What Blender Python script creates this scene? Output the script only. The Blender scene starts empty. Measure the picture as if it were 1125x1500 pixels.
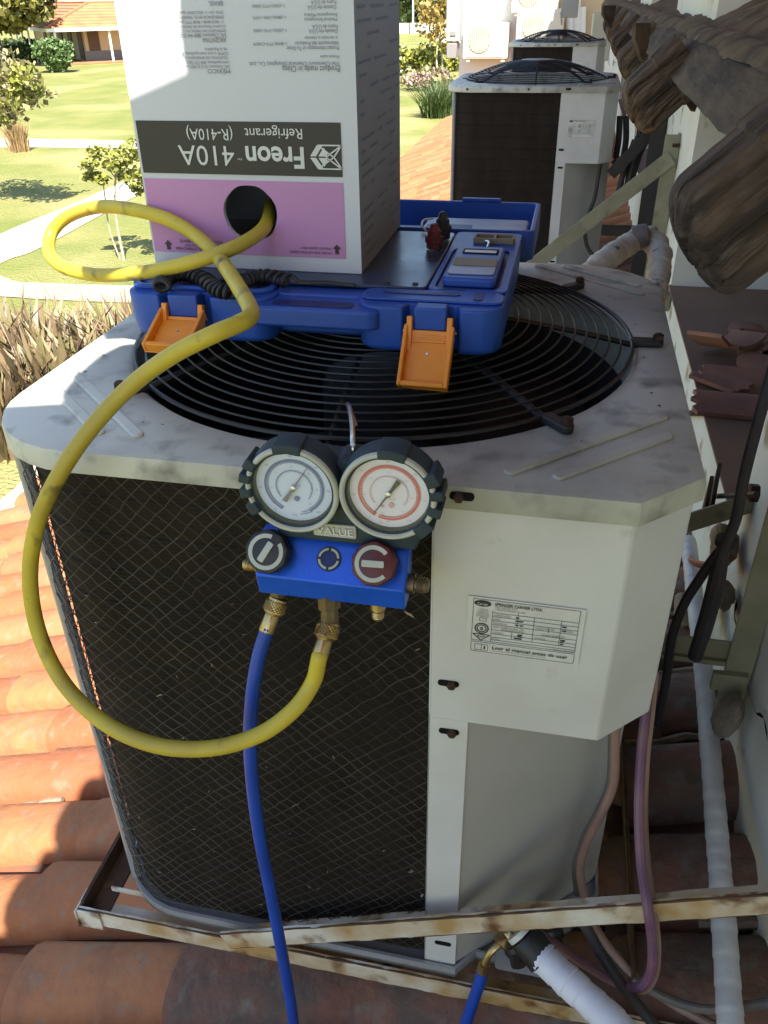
import bpy, bmesh, math, random
from mathutils import Vector as V, Matrix, Euler, noise as mnoise
random.seed(7)
R = random.uniform
SC = bpy.context.scene
COL = SC.collection
# ------------------------------------------------------------------ camera
FPX, YAW, PITCH, ROLL = 1217.9, .2149, .5568, -.018
CAM = V((.4956, -.5428, .3162))
_f = V((-math.sin(YAW)*math.cos(PITCH), math.cos(YAW)*math.cos(PITCH), -math.sin(PITCH)))
_r0 = V((math.cos(YAW), math.sin(YAW), 0)); _u0 = _r0.cross(_f)
_r = _r0*math.cos(ROLL) + _u0*math.sin(ROLL); _u = -_r0*math.sin(ROLL) + _u0*math.cos(ROLL)
cd = bpy.data.cameras.new('camera'); cam = bpy.data.objects.new('camera', cd); COL.objects.link(cam)
cd.sensor_fit = 'HORIZONTAL'; cd.sensor_width = 36; cd.lens = FPX/1125*36
cd.clip_start = .02; cd.clip_end = 2000
cam.matrix_world = Matrix(((_r.x, _u.x, -_f.x, CAM.x), (_r.y, _u.y, -_f.y, CAM.y), (_r.z, _u.z, -_f.z, CAM.z), (0, 0, 0, 1)))
SC.camera = cam
# ------------------------------------------------------------------ sky, sun, exposure
SUN = V((.33, -.72, 1)).normalized()
W = bpy.data.worlds.new('World'); SC.world = W; W.use_nodes = True
wn = W.node_tree.nodes; bg = wn['Background']
sky = wn.new('ShaderNodeTexSky'); sky.sky_type = 'NISHITA'; sky.sun_disc = False
sky.sun_elevation = math.asin(SUN.z); sky.sun_rotation = math.atan2(SUN.x, SUN.y)
W.node_tree.links.new(sky.outputs[0], bg.inputs[0]); bg.inputs[1].default_value = .092
sd = bpy.data.lights.new('sun', 'SUN'); sd.energy = 5.0; sd.angle = math.radians(.5); sd.color = (1, .94, .85)
sun = bpy.data.objects.new('sun', sd); COL.objects.link(sun); sun.rotation_euler = SUN.to_track_quat('Z', 'Y').to_euler()
SC.view_settings.view_transform = 'Standard'; SC.view_settings.look = 'None'; SC.view_settings.gamma = 1
SC.view_settings.exposure = 1.75
# ------------------------------------------------------------------ measuring: where a sight line meets a plane of the place
def _ray(px, py): return _f + _r*((px-562.5)/FPX) - _u*((py-750)/FPX)
def PY(px, py, y): d = _ray(px, py); return CAM + d*((y-CAM.y)/d.y)
def PX(px, py, x): d = _ray(px, py); return CAM + d*((x-CAM.x)/d.x)
def PZ(px, py, z): d = _ray(px, py); return CAM + d*((z-CAM.z)/d.z)
RS, RZ0 = .36, -.66                                   # lower roof: slope and crest height at x=.68
def roofz(x): return RZ0 + RS*(x-.68)
def PR(px, py, up=0):
    d = _ray(px, py); t = (RZ0+up+RS*(CAM.x-.68)-CAM.z)/(d.z-RS*d.x); return CAM + d*t
GZ = -4.48
# ------------------------------------------------------------------ materials
MATS = {}
def M(name, c, c2=None, sc=6, lo=.35, hi=.65, r=.5, m=0, b=0, bs=80, bd=.002, c3=None, sc3=4, lo3=.55, hi3=.68,
      rnd=0, st=(1, 1, 1), rv=0, det=6, ramp=None, trans=0, sub=0):
    mt = bpy.data.materials.new(name); mt.use_nodes = True; MATS[name] = mt
    nt = mt.node_tree; N = nt.nodes; L = nt.links; bs_ = N['Principled BSDF']
    bs_.inputs['Roughness'].default_value = r; bs_.inputs['Metallic'].default_value = m
    bs_.inputs['Base Color'].default_value = (*c, 1)
    tc = N.new('ShaderNodeTexCoord'); oi = N.new('ShaderNodeObjectInfo'); ge = N.new('ShaderNodeNewGeometry')
    ad = N.new('ShaderNodeMath'); ad.operation = 'ADD'; L.new(oi.outputs['Random'], ad.inputs[0]); L.new(ge.outputs['Random Per Island'], ad.inputs[1])
    fr = N.new('ShaderNodeMath'); fr.operation = 'FRACT'; L.new(ad.outputs[0], fr.inputs[0])
    rand = fr.outputs[0]
    mp = N.new('ShaderNodeMapping'); mp.inputs['Scale'].default_value = st; L.new(tc.outputs['Object'], mp.inputs['Vector'])
    vec = mp.outputs[0]
    if rnd or ramp:
        mu = N.new('ShaderNodeMath'); mu.operation = 'MULTIPLY'; L.new(rand, mu.inputs[0]); mu.inputs[1].default_value = 37.3
        va = N.new('ShaderNodeVectorMath'); va.operation = 'ADD'; L.new(vec, va.inputs[0]); L.new(mu.outputs[0], va.inputs[1]); vec = va.outputs[0]
    def noise(s, lo_, hi_, d=det):
        n = N.new('ShaderNodeTexNoise'); n.inputs['Scale'].default_value = s; n.inputs['Detail'].default_value = d
        L.new(vec, n.inputs['Vector']); k = N.new('ShaderNodeMapRange'); k.inputs[1].default_value = lo_; k.inputs[2].default_value = hi_
        L.new(n.outputs[0], k.inputs[0]); return k.outputs[0]
    def mix(f, a, b_):
        x = N.new('ShaderNodeMix'); x.data_type = 'RGBA'; L.new(f, x.inputs[0])
        for i, q in ((6, a), (7, b_)):
            if isinstance(q, tuple): x.inputs[i].default_value = (*q, 1)
            else: L.new(q, x.inputs[i])
        return x.outputs[2]
    col = c
    if ramp:
        cr = N.new('ShaderNodeValToRGB'); L.new(rand, cr.inputs[0]); cr.color_ramp.interpolation = 'LINEAR'
        els = cr.color_ramp.elements
        while len(els) < len(ramp): els.new(.5)
        for i, q in enumerate(ramp): els[i].position = i/(len(ramp)-1); els[i].color = (*q, 1)
        col = cr.outputs[0]
    if c2: col = mix(noise(sc, lo, hi), col, c2)
    if c3: col = mix(noise(sc3, lo3, hi3), col, c3)
    if rnd:
        h = N.new('ShaderNodeHueSaturation'); k = N.new('ShaderNodeMapRange'); k.inputs[3].default_value = 1-rnd; k.inputs[4].default_value = 1+rnd
        L.new(rand, k.inputs[0]); L.new(k.outputs[0], h.inputs['Value'])
        if isinstance(col, tuple): h.inputs['Color'].default_value = (*col, 1)
        else: L.new(col, h.inputs['Color'])
        col = h.outputs[0]
    if not isinstance(col, tuple): L.new(col, bs_.inputs['Base Color'])
    if rv:
        k = noise(sc*1.7, .3, .7); q = N.new('ShaderNodeMapRange'); q.inputs[3].default_value = max(0, r-rv); q.inputs[4].default_value = min(1, r+rv)
        L.new(k, q.inputs[0]); L.new(q.outputs[0], bs_.inputs['Roughness'])
    if b:
        n = N.new('ShaderNodeTexNoise'); n.inputs['Scale'].default_value = bs; n.inputs['Detail'].default_value = 8; L.new(vec, n.inputs['Vector'])
        bu = N.new('ShaderNodeBump'); bu.inputs['Strength'].default_value = b; bu.inputs['Distance'].default_value = bd
        L.new(n.outputs[0], bu.inputs['Height']); L.new(bu.outputs[0], bs_.inputs['Normal'])
    if trans: bs_.inputs['Transmission Weight'].default_value = trans
    return mt
M('unit_paint', (.62, .615, .605), (.54, .53, .51), 7, .42, .7, r=.42, rv=.1, b=.06, bs=240, c3=(.36, .32, .26), sc3=26, lo3=.66, hi3=.82)
M('cover_paint', (.57, .565, .475), (.33, .325, .275), 3.4, .42, .62, r=.5, rv=.12, b=.15, bs=300, c3=(.21, .205, .175), sc3=28, lo3=.52, hi3=.74, det=7)
M('panel_grey', (.50, .49, .47), (.43, .42, .40), 4, r=.38, rv=.1, c3=(.2, .19, .17), sc3=5, lo3=.66, hi3=.9)
M('coil', (.014, .0098, .0072), (.022, .0158, .012), 40, r=.7, b=.5, bs=420, bd=.002, st=(1, 1, .25))
M('mesh_wire', (.068, .066, .064), (.034, .032, .031), 30, r=.45, m=.3)
M('black_wire', (.009, .0095, .011), (.016, .016, .017), 30, .5, .8, r=.42)
M('fan_black', (.028, .028, .03), (.055, .05, .045), 12, .5, .8, r=.5)
M('post_metal', (.36, .37, .39), (.30, .30, .31), 8, r=.35, m=.2)
M('rust_screw', (.09, .045, .025), (.03, .02, .015), 160, r=.75, m=.4)
M('lint', (.26, .22, .16), rnd=.6, r=.9)
M('dark_hole', (.01, .01, .01), r=.9)
M('label_white', (.66, .66, .63), (.58, .58, .55), 30, r=.4)
M('ink', (.03, .03, .033), r=.6)
M('ink_soft', (.14, .14, .145), r=.6)
M('rusty_paint', (.70, .66, .57), (.44, .28, .11), 11, .42, .62, r=.62, rv=.15, b=.3, bs=160, c3=(.15, .066, .024), sc3=24, lo3=.535, hi3=.66)
M('rust', (.11, .055, .026), (.05, .028, .017), 30, r=.8, b=.4, bs=150, c3=(.3, .17, .07), sc3=25, lo3=.62, hi3=.75)
M('khaki_steel', (.30, .285, .19), (.22, .2, .13), 14, r=.5, rv=.1, c3=(.10, .07, .04), sc3=18, lo3=.62, hi3=.8, b=.1)
M('black_steel', (.022, .02, .018), (.05, .035, .025), 16, .5, .8, r=.5)
M('blue_case', (.018, .082, .40), (.014, .065, .33), 14, r=.42, b=.14, bs=420, bd=.001, c3=(.06, .12, .36), sc3=9, lo3=.62, hi3=.85)
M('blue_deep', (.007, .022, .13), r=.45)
M('scale_plate', (.022, .035, .075), (.03, .045, .09), 10, r=.33, rv=.08, b=.03)
M('case_panel', (.30, .34, .43), (.22, .25, .33), 18, r=.4, st=(1, 3, 1))
M('orange_plastic', (.86, .30, .018), (.76, .25, .015), 20, r=.42, b=.04)
M('black_rubber', (.013, .013, .014), (.022, .022, .023), 40, r=.5)
M('yellow_hose', (.56, .44, .035), (.42, .32, .035), 11, .42, .62, r=.45, c3=(.10, .075, .03), sc3=34, lo3=.60, hi3=.74, b=.12, bs=160)
M('blue_hose', (.012, .066, .42), (.009, .05, .33), 22, r=.38)
M('brass', (.56, .42, .20), (.38, .27, .12), 60, r=.32, m=.9)
M('brass_dull', (.22, .17, .10), (.12, .09, .055), 60, r=.45, m=.8)
M('teal_rubber', (.014, .030, .044), (.022, .042, .056), 40, r=.62, b=.2, bs=300, bd=.001)
M('cream_ring', (.50, .51, .44), (.42, .43, .36), 50, r=.5)
M('dial', (.60, .68, .88), r=.5); M('dial_pale', (.74, .73, .84), r=.5)
M('ink_blue', (.12, .17, .36), r=.6)
M('ink_red', (.62, .13, .13), r=.6)
M('ink_red_soft', (.62, .36, .38), r=.6)
M('needle', (.035, .035, .045), r=.4)
M('needle_grey', (.16, .17, .20), r=.4)
M('silver', (.6, .6, .6), r=.25, m=1)
M('manifold_blue', (.012, .11, .68), (.010, .09, .58), 30, r=.3, m=.25, rv=.06)
M('maroon', (.11, .012, .013), (.07, .010, .010), 50, r=.45)
M('box_white', (.60, .605, .62), (.56, .565, .58), 5, r=.55, b=.05, bs=60)
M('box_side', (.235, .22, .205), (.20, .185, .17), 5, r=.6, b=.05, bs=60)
M('box_pink', (.50, .235, .44), r=.55)
M('box_black', (.032, .027, .023), r=.5)
M('tile', (.4, .15, .06), (.26, .11, .055), 14, .46, .75, r=.88, b=.9, bs=45, bd=.005, c3=(.24, .19, .13), sc3=30, lo3=.56, hi3=.86, rnd=.10,
  ramp=[(.36, .118, .038), (.41, .155, .058), (.28, .085, .032), (.38, .155, .066), (.32, .105, .042)])
M('tile_brown', (.2, .1, .06), (.125, .085, .065), 12, .40, .6, r=.9, b=1, bs=45, bd=.006, c3=(.21, .185, .15), sc3=34, lo3=.52, hi3=.82, rnd=.15,
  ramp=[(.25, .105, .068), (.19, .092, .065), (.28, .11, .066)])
M('pan_tile', (.22, .09, .05), (.10, .06, .045), 10, r=.9, b=.3, bs=60)
M('mortar', (.30, .235, .165), (.20, .15, .10), 20, r=.95, b=.8, bs=60, bd=.006)
M('plaster', (.78, .755, .68), (.68, .62, .48), 3, .45, .75, r=.85, b=.25, bs=25, bd=.004, c3=(.40, .33, .21), sc3=9, lo3=.60, hi3=.68)
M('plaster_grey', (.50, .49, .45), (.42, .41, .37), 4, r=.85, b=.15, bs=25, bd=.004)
M('sill_red', (.22, .125, .085), (.17, .105, .078), 6, r=.6, b=.15, bs=40, c3=(.20, .15, .13), sc3=14, lo3=.66, hi3=.85)
M('wood', (.15, .10, .066), (.05, .033, .022), 40, .36, .64, r=.9, b=1, bs=80, bd=.010, st=(1, 1, .18), c3=(.18, .14, .105), sc3=70, lo3=.58, hi3=.74)
M('beam_wood', (.105, .072, .042), (.045, .03, .019), 22, .38, .6, r=.88, b=1, bs=60, bd=.006, st=(1, .2, 1), c3=(.15, .115, .07), sc3=9, lo3=.64, hi3=.8)
M('mud', (.15, .105, .06), (.06, .042, .027), 12, .4, .65, r=.95, b=1, bs=22, bd=.012, c3=(.30, .24, .14), sc3=20, lo3=.6, hi3=.75)
M('pipe_wrap', (.76, .75, .71), (.62, .61, .58), 30, r=.5, b=.3, bs=60, bd=.003)
M('pipe_wrap_old', (.60, .54, .44), (.40, .33, .24), 24, r=.8, b=.7, bs=60, bd=.004, c3=(.1, .08, .06), sc3=30, lo3=.64, hi3=.74)
M('wrap_fresh', (.72, .72, .80), (.64, .64, .72), 20, r=.45, b=.3, bs=40, bd=.004)
M('cable_dark', (.024, .020, .024), (.04, .03, .035), 20, r=.5)
M('cable_purple', (.13, .055, .115), (.22, .115, .135), 16, r=.5)
M('pipe_pink', (.36, .22, .17), (.24, .15, .12), 16, r=.55)
M('pipe_teal', (.10, .11, .11), (.20, .15, .12), 16, r=.5)
M('copper', (.55, .22, .10), (.30, .12, .06), 30, r=.35, m=.9)
M('rock', (.28, .24, .18), (.15, .12, .09), 14, r=.95, b=.9, bs=40, bd=.008)
M('broken_tile', (.27, .12, .08), (.18, .09, .07), 10, r=.85, b=.3, bs=60, rnd=.2)
M('broken_edge', (.40, .16, .08), (.3, .12, .07), 20, r=.9)
M('grass', (.15, .178, .032), (.22, .215, .055), .55, .35, .7, r=.95, b=1, bs=14, bd=.12, c3=(.33, .285, .12), sc3=.2, lo3=.47, hi3=.72, det=12)
M('path', (.50, .455, .37), (.42, .38, .31), .9, r=.9, b=.2, bs=6)
M('path_red', (.36, .285, .21), (.30, .24, .18), 1.2, r=.9)
M('kerb', (.45, .43, .36), r=.9)
M('bark', (.11, .085, .06), (.05, .04, .03), 14, r=.95, b=.6, bs=30, bd=.01)
M('bark_pale', (.40, .34, .25), (.26, .22, .16), 14, r=.9)
LF = dict(r=.55)
M('leaf_yellow', (.18, .19, .03), rnd=.5, **LF); M('leaf_pale', (.20, .175, .075), rnd=.5, **LF)
M('leaf_green', (.085, .14, .04), rnd=.45, **LF); M('leaf_dark', (.05, .08, .02), rnd=.5, **LF)
M('leaf_olive', (.14, .13, .028), rnd=.55, **LF); M('leaf_autumn', (.24, .16, .035), rnd=.5, **LF)
M('flax', (.2, .12, .06), r=.5, rnd=.3, ramp=[(.075, .065, .03), (.17, .115, .065), (.25, .175, .095), (.13, .085, .05), (.20, .17, .08), (.11, .10, .04)])
M('straw', (.30, .20, .09), rnd=.4, r=.8); M('flower_pink', (.34, .21, .22), rnd=.4, r=.7)
M('pav_roof', (.40, .17, .075), (.32, .13, .06), .8, r=.85)
M('pav_wall', (.62, .50, .33), (.56, .45, .30), .4, r=.9); M('pav_grey', (.20, .19, .18), r=.8)
M('white_paint', (.74, .73, .70), r=.6); M('white_wall', (.78, .76, .72), (.7, .68, .63), .5, r=.85)
M('grey_wall', (.33, .33, .31), r=.7); M('brown_frame', (.10, .06, .035), r=.6)
M('plastic_cream', (.66, .62, .50), r=.5); M('grille', (.24, .20, .13), r=.6)
M('skin', (.45, .28, .2), r=.6); M('shirt_white', (.75, .75, .75), r=.8); M('shirt_blue', (.05, .08, .35), r=.8); M('shirt_dark', (.04, .05, .09), r=.8); M('jeans', (.12, .17, .27), r=.85); M('hair', (.03, .02, .015), r=.7)
nt_c = MATS['coil'].node_tree; bs_c = nt_c.nodes['Principled BSDF']; wv = nt_c.nodes.new('ShaderNodeTexWave'); wv.bands_direction = 'Z'; wv.inputs['Scale'].default_value = 72; wv.inputs['Distortion'].default_value = 2.5; wv.inputs['Detail Scale'].default_value = 9
tc_ = nt_c.nodes.new('ShaderNodeTexCoord'); nt_c.links.new(tc_.outputs['Object'], wv.inputs['Vector']); mx_ = nt_c.nodes.new('ShaderNodeMix'); mx_.data_type = 'RGBA'; mr_ = nt_c.nodes.new('ShaderNodeMapRange'); mr_.inputs[1].default_value = .6; mr_.inputs[4].default_value = .75
nt_c.links.new(wv.outputs[1], mr_.inputs[0]); nt_c.links.new(mr_.outputs[0], mx_.inputs[0]); nt_c.links.new(bs_c.inputs['Base Color'].links[0].from_socket, mx_.inputs[6]); mx_.inputs[7].default_value = (.030, .024, .019, 1); nt_c.links.new(mx_.outputs[2], bs_c.inputs['Base Color'])
for q_ in ('coil', 'fan_black', 'dark_hole'): MATS[q_].node_tree.nodes['Principled BSDF'].inputs['Specular IOR Level'].default_value = .15
gl = bpy.data.materials.new('gauge_glass'); gl.use_nodes = True; MATS['gauge_glass'] = gl
n_ = gl.node_tree.nodes; n_.remove(n_['Principled BSDF']); _t = n_.new('ShaderNodeBsdfTransparent'); _g = n_.new('ShaderNodeBsdfGlossy'); _g.inputs['Roughness'].default_value = .06
_m = n_.new('ShaderNodeMixShader'); _m.inputs[0].default_value = .07
gl.node_tree.links.new(_t.outputs[0], _m.inputs[1]); gl.node_tree.links.new(_g.outputs[0], _m.inputs[2]); gl.node_tree.links.new(_m.outputs[0], n_['Material Output'].inputs[0])
# ------------------------------------------------------------------ building helpers
def smooth_path(pts, n=8):
    pts = [V(p) for p in pts]
    if len(pts) < 3: return pts
    P = [pts[0]*2-pts[1]] + pts + [pts[-1]*2-pts[-2]]; out = []
    for i in range(1, len(P)-2):
        a, b, c, d = P[i-1:i+3]
        for k in range(n):
            t = k/n
            out.append(.5*((2*b)+(c-a)*t+(2*a-5*b+4*c-d)*t*t+(3*b-a-3*c+d)*t**3))
    out.append(pts[-1]); return out
class MB:
    def __init__(s): s.v = []; s.f = []
    def add(s, vs, fs):
        o = len(s.v); s.v += [V(p) for p in vs]; s.f += [tuple(i+o for i in f) for f in fs]; return s
    def box(s, x0, x1, y0, y1, z0, z1, T=None):
        vs = [V((x, y, z)) for z in (z0, z1) for y in (y0, y1) for x in (x0, x1)]
        if T: vs = [T @ p for p in vs]
        return s.add(vs, [(0, 2, 3, 1), (4, 5, 7, 6), (0, 1, 5, 4), (2, 6, 7, 3), (0, 4, 6, 2), (1, 3, 7, 5)])
    def tube(s, pts, r, n=8, sm=0, closed=False, cap=True, sq=None):
        pts = smooth_path(pts, sm) if sm else [V(p) for p in pts]
        m = len(pts); rr = r if callable(r) else (lambda t: r)
        up = None; vs = []
        for i, p in enumerate(pts):
            t = (pts[(i+1) % m]-pts[i-1]) if closed else (pts[min(i+1, m-1)]-pts[max(i-1, 0)])
            t = t.normalized() if t.length > 1e-9 else V((0, 0, 1))
            if up is None: up = t.orthogonal().normalized()
            up = (up-t*up.dot(t)); up = up.normalized() if up.length > 1e-6 else t.orthogonal().normalized()
            w = t.cross(up); q = rr(i/max(1, m-1))
            for k in range(n):
                a = 2*math.pi*k/n; vs.append(p+(up*math.cos(a)+w*math.sin(a))*q)
        fs = []
        for i in range(m if closed else m-1):
            for k in range(n):
                a = i*n+k; b = i*n+(k+1) % n; c = ((i+1) % m)*n+(k+1) % n; d = ((i+1) % m)*n+k; fs.append((a, b, c, d))
        if cap and not closed: fs += [tuple(range(n))[::-1], tuple((m-1)*n+k for k in range(n))]
        return s.add(vs, fs)
    def lathe(s, prof, T, n=24, cap=True):
        vs = []; fs = []
        for r_, h in prof:
            for k in range(n):
                a = 2*math.pi*k/n; vs.append(T @ V((r_*math.cos(a), r_*math.sin(a), h)))
        for i in range(len(prof)-1):
            for k in range(n): fs.append((i*n+k, i*n+(k+1) % n, (i+1)*n+(k+1) % n, (i+1)*n+k))
        if cap: fs += [tuple(range(n))[::-1], tuple((len(prof)-1)*n+k for k in range(n))]
        return s.add(vs, fs)
    def prism(s, poly, T, h0, h1, cap=(True, True)):
        n = len(poly); vs = [T @ V((x, y, h)) for h in (h0, h1) for x, y in poly]
        fs = [(i, (i+1) % n, n+(i+1) % n, n+i) for i in range(n)]
        if cap[0]: fs.append(tuple(range(n))[::-1])
        if cap[1]: fs.append(tuple(range(n, 2*n)))
        return s.add(vs, fs)
    def strip(s, pts, T, w, h=.0):                         # flat line of width w through 2-D points
        pts = [V(p) for p in pts]
        for a, b in zip(pts[:-1], pts[1:]):
            d = (b-a).normalized()*(w/2); p = V((-d.y, d.x))
            s.add([T @ V((*(q), h)) for q in (a-p-d*.0, b-p, b+p, a+p)], [(0, 1, 2, 3)])
        return s
    def poly(s, pts): return s.add(pts, [tuple(range(len(pts)))])
    def build(s, name, mat, parent=None, ang=35, bev=0, seg=2):
        me = bpy.data.meshes.new(name); me.from_pydata([tuple(p) for p in s.v], [], s.f)
        me.validate(); me.update()
        bm = bmesh.new(); bm.from_mesh(me); bmesh.ops.recalc_face_normals(bm, faces=bm.faces); bm.to_mesh(me); bm.free()
        if ang: me.shade_smooth(); me.set_sharp_from_angle(angle=math.radians(ang))
        if mat: me.materials.append(MATS[mat])
        return link(name, me, parent, bev, seg)
def link(name, me, parent=None, bev=0, seg=2):
    o = bpy.data.objects.new(name, me); COL.objects.link(o)
    if parent:
        o.parent = parent
        if parent.type == 'EMPTY': o.matrix_parent_inverse = Matrix.Translation(-parent.location)
    if bev:
        b = o.modifiers.new('bevel', 'BEVEL'); b.width = bev; b.segments = seg; b.limit_method = 'ANGLE'; b.angle_limit = math.radians(40); b.harden_normals = False
    return o
def tag(o, label=None, cat=None, group=None, kind=None):
    if label: o['label'] = label
    if cat: o['category'] = cat
    if group: o['group'] = group
    if kind: o['kind'] = kind
    return o
def thing(name, label, cat, loc=(0, 0, 0), group=None):
    o = bpy.data.objects.new(name, None); COL.objects.link(o); o.location = loc; o.empty_display_size = .05
    return tag(o, label, cat, group)
def one(mb, name, mat, label, cat, group=None, **k): return tag(mb.build(name, mat, None, **k), label, cat, group)
I4 = Matrix.Identity(4)
def frame(o, x, y, z):
    x, y, z = V(x), V(y), V(z); return Matrix(((x.x, y.x, z.x, o[0]), (x.y, y.y, z.y, o[1]), (x.z, y.z, z.z, o[2]), (0, 0, 0, 1)))
def axisT(o, d):                                          # z axis of the frame along d
    d = V(d).normalized(); x = d.orthogonal().normalized(); return frame(o, x, d.cross(x), d)
def dup(root, loc, label=None, group=None):
    r = root.copy(); COL.objects.link(r); r.location = loc
    if label: r['label'] = label
    if group: r['group'] = group
    for ch in list(root.children):
        c = ch.copy(); COL.objects.link(c); c.parent = r; c.matrix_parent_inverse = ch.matrix_parent_inverse.copy()
        for g in list(ch.children):
            d = g.copy(); COL.objects.link(d); d.parent = c; d.matrix_parent_inverse = g.matrix_parent_inverse.copy()
    return r
def text(body, T, w, h, mat, parent, name='lettering', bold=0, align=.5, keep=False):
    """flat lettering scaled into w x h, centred on frame T (x right, y up, z out)"""
    cu = bpy.data.curves.new('t', 'FONT'); cu.body = body; cu.resolution_u = 3; cu.offset = bold
    o = bpy.data.objects.new('t', cu); COL.objects.link(o); bpy.context.view_layer.update()
    me = bpy.data.meshes.new_from_object(o.evaluated_get(bpy.context.evaluated_depsgraph_get()))
    bpy.data.objects.remove(o); bpy.data.curves.remove(cu)
    xs = [q.co.x for q in me.vertices]; ys = [q.co.y for q in me.vertices]
    cx, cy = (min(xs)+max(xs))/2, (min(ys)+max(ys))/2; sx = w/(max(xs)-min(xs)); sy = h/(max(ys)-min(ys))
    if keep: sx = sy = min(sx, sy)
    for q in me.vertices: q.co = T @ V(((q.co.x-cx)*sx, (q.co.y-cy)*sy, 0))
    me.name = name; me.materials.clear(); me.materials.append(MATS[mat]); return link(name, me, parent)
def rrect(x0, x1, y0, y1, r, n=5):
    out = []
    for cx, cy, a0 in ((x1-r, y0+r, -90), (x1-r, y1-r, 0), (x0+r, y1-r, 90), (x0+r, y0+r, 180)):
        for k in range(n+1):
            a = math.radians(a0+90*k/n); out.append((cx+r*math.cos(a), cy+r*math.sin(a)))
    return out
def arc(cx, cy, r, a0, a1, n): return [(cx+r*math.cos(math.radians(a0+(a1-a0)*k/n)), cy+r*math.sin(math.radians(a0+(a1-a0)*k/n))) for k in range(n+1)]
def fnoise(p, s): return mnoise.noise(V(p)*s)
# ================================================================== THE SETTING
g = MB()                                                   # lawn, one sheet to the horizon, finer near the house
xs = [-900, -300, -120]+[-90+6*i for i in range(26)]+[120, 300, 900]; ys = [-300, -60]+[-20+6*i for i in range(30)]+[300, 900]
for y in ys:
    for x in xs:
        z = GZ + (.10*fnoise((x, y, 0), .09) if -80 < x < 60 and 20 < y < 150 else 0)*0
        g.v.append(V((x, y, z)))
nx = len(xs)
for j in range(len(ys)-1):
    for i in range(nx-1): g.f.append((j*nx+i, j*nx+i+1, (j+1)*nx+i+1, (j+1)*nx+i))
tag(g.build('ground', 'grass', None, ang=0), kind='structure')
def sheet(name, px, mat, up): 
    return tag(MB().poly([PZ(x, y, GZ+up) for x, y in px]).build(name, mat, None, ang=0), kind='structure')
def band(name, a, b, mat, up):
    a = smooth_path([PZ(x, y, GZ+up) for x, y in a], 6); b = smooth_path([PZ(x, y, GZ+up) for x, y in b], 6); m = MB(); n = len(a)
    m.add(a+b, [(i, i+1, n+i+1, n+i) for i in range(n-1)]); return tag(m.build(name, mat, None, ang=0), kind='structure')
band('path', [(-260, 206), (-60, 202), (100, 204), (400, 212)], [(-260, 217), (-60, 216), (100, 216), (400, 222)], 'path', .012)
band('path', [(-200, 442), (0, 343), (104, 300), (196, 260), (330, 210)], [(-200, 500), (0, 386), (62, 361), (207, 283), (345, 216)], 'path', .016)
band('path', [(-220, 330), (-60, 378), (14, 409), (60, 414), (180, 418), (420, 424)], [(-260, 440), (-60, 436), (0, 434), (60, 438), (180, 443), (420, 450)], 'path_red', .020)
band('path', [(-200, 850), (0, 732), (46, 684), (110, 610), (200, 520)], [(-200, 1500), (30, 1000), (120, 820), (190, 700), (260, 560)], 'path', .024)
band('path', [(545, 112), (585, 99), (640, 84), (700, 70)], [(545, 120), (585, 106), (640, 90), (705, 75)], 'path', .012)
# ---- lower tiled roof: every near cover tile is a part of it
roof = thing('tiled_roof', 'low clay barrel tile roof under the air conditioners, orange at the left and brown at the front and right', 'roof', (-.4, 2, roofz(-.4)))
ROT = math.atan(RS); ROWS, TL = .155, .285
def tile_mesh(name, w0, w1, h, L, mat, n=9):
    m = MB()
    for e, (x, w) in enumerate(((-.05, w0), (L*.5, (w0+w1)/2), (L, w1))):
        for off in (0, -.013):
            for k in range(n):
                a = math.pi*k/(n-1); wig = .0015*math.sin(3*a+e)
                m.v.append(V((x, (w/2+off)*math.cos(a), -h+(h+off)*math.sin(a)**.8+wig-.0075*e)))
    for e in range(2):
        for s_ in range(2):
            for k in range(n-1):
                a = (e*2+s_)*n+k; b = ((e+1)*2+s_)*n+k; m.f.append((a, a+1, b+1, b))
    for e in (0, 2):
        for k in range(n-1): a = e*2*n+k; m.f.append((a, a+1, a+n+1, a+n))
    me_o = m.build(name, mat, None); me = me_o.data; bpy.data.objects.remove(me_o); return me
TM = [tile_mesh('tile', R(.142, .152), R(.120, .130), R(.052, .060), TL+.05, 'tile') for _ in range(4)]
TO = [tile_mesh('tile', R(.142, .152), R(.122, .132), R(.050, .058), TL+.05, 'tile_brown') for _ in range(4)]
Xe = -1.74; far = MB(); nt_ = 0
for j in range(-6, 100):
    y = .055+ROWS*j; sh = R(0, .14)
    for i in range(11):
        x = Xe+TL*i+(sh if i else R(0, .03)); 
        if x > .80 or (x > .35 and y > 4.4 and False): continue
        if x+TL > .83: x = .83-TL-.03
        zz = roofz(x)+R(-.004, .004)
        near = y < 3.6
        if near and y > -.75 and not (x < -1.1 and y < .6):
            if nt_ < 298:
                browner = (y < .02+R(-.02, .05)) or x > .25 or (x > -.15 and y < .3)  # browner tiles with grey lichen at the front and right
                o = bpy.data.objects.new('tile', random.choice(TO if browner else TM)); COL.objects.link(o); o.parent = roof
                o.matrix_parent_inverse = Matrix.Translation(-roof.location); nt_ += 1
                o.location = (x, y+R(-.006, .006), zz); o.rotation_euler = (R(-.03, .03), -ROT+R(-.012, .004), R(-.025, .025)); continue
        T = Matrix.Translation((x, y, zz)) @ Euler((R(-.03, .03), -ROT, R(-.02, .02))).to_matrix().to_4x4()
        me = random.choice(TM); o_ = len(far.v); far.v += [T @ q.co for q in me.vertices]; far.f += [tuple(k+o_ for k in p.vertices) for p in me.polygons]
tag(far.build('far_tiles', 'tile', roof), kind='stuff')
m = MB(); yy = [-1+.02*k for k in range(840)]
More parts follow.
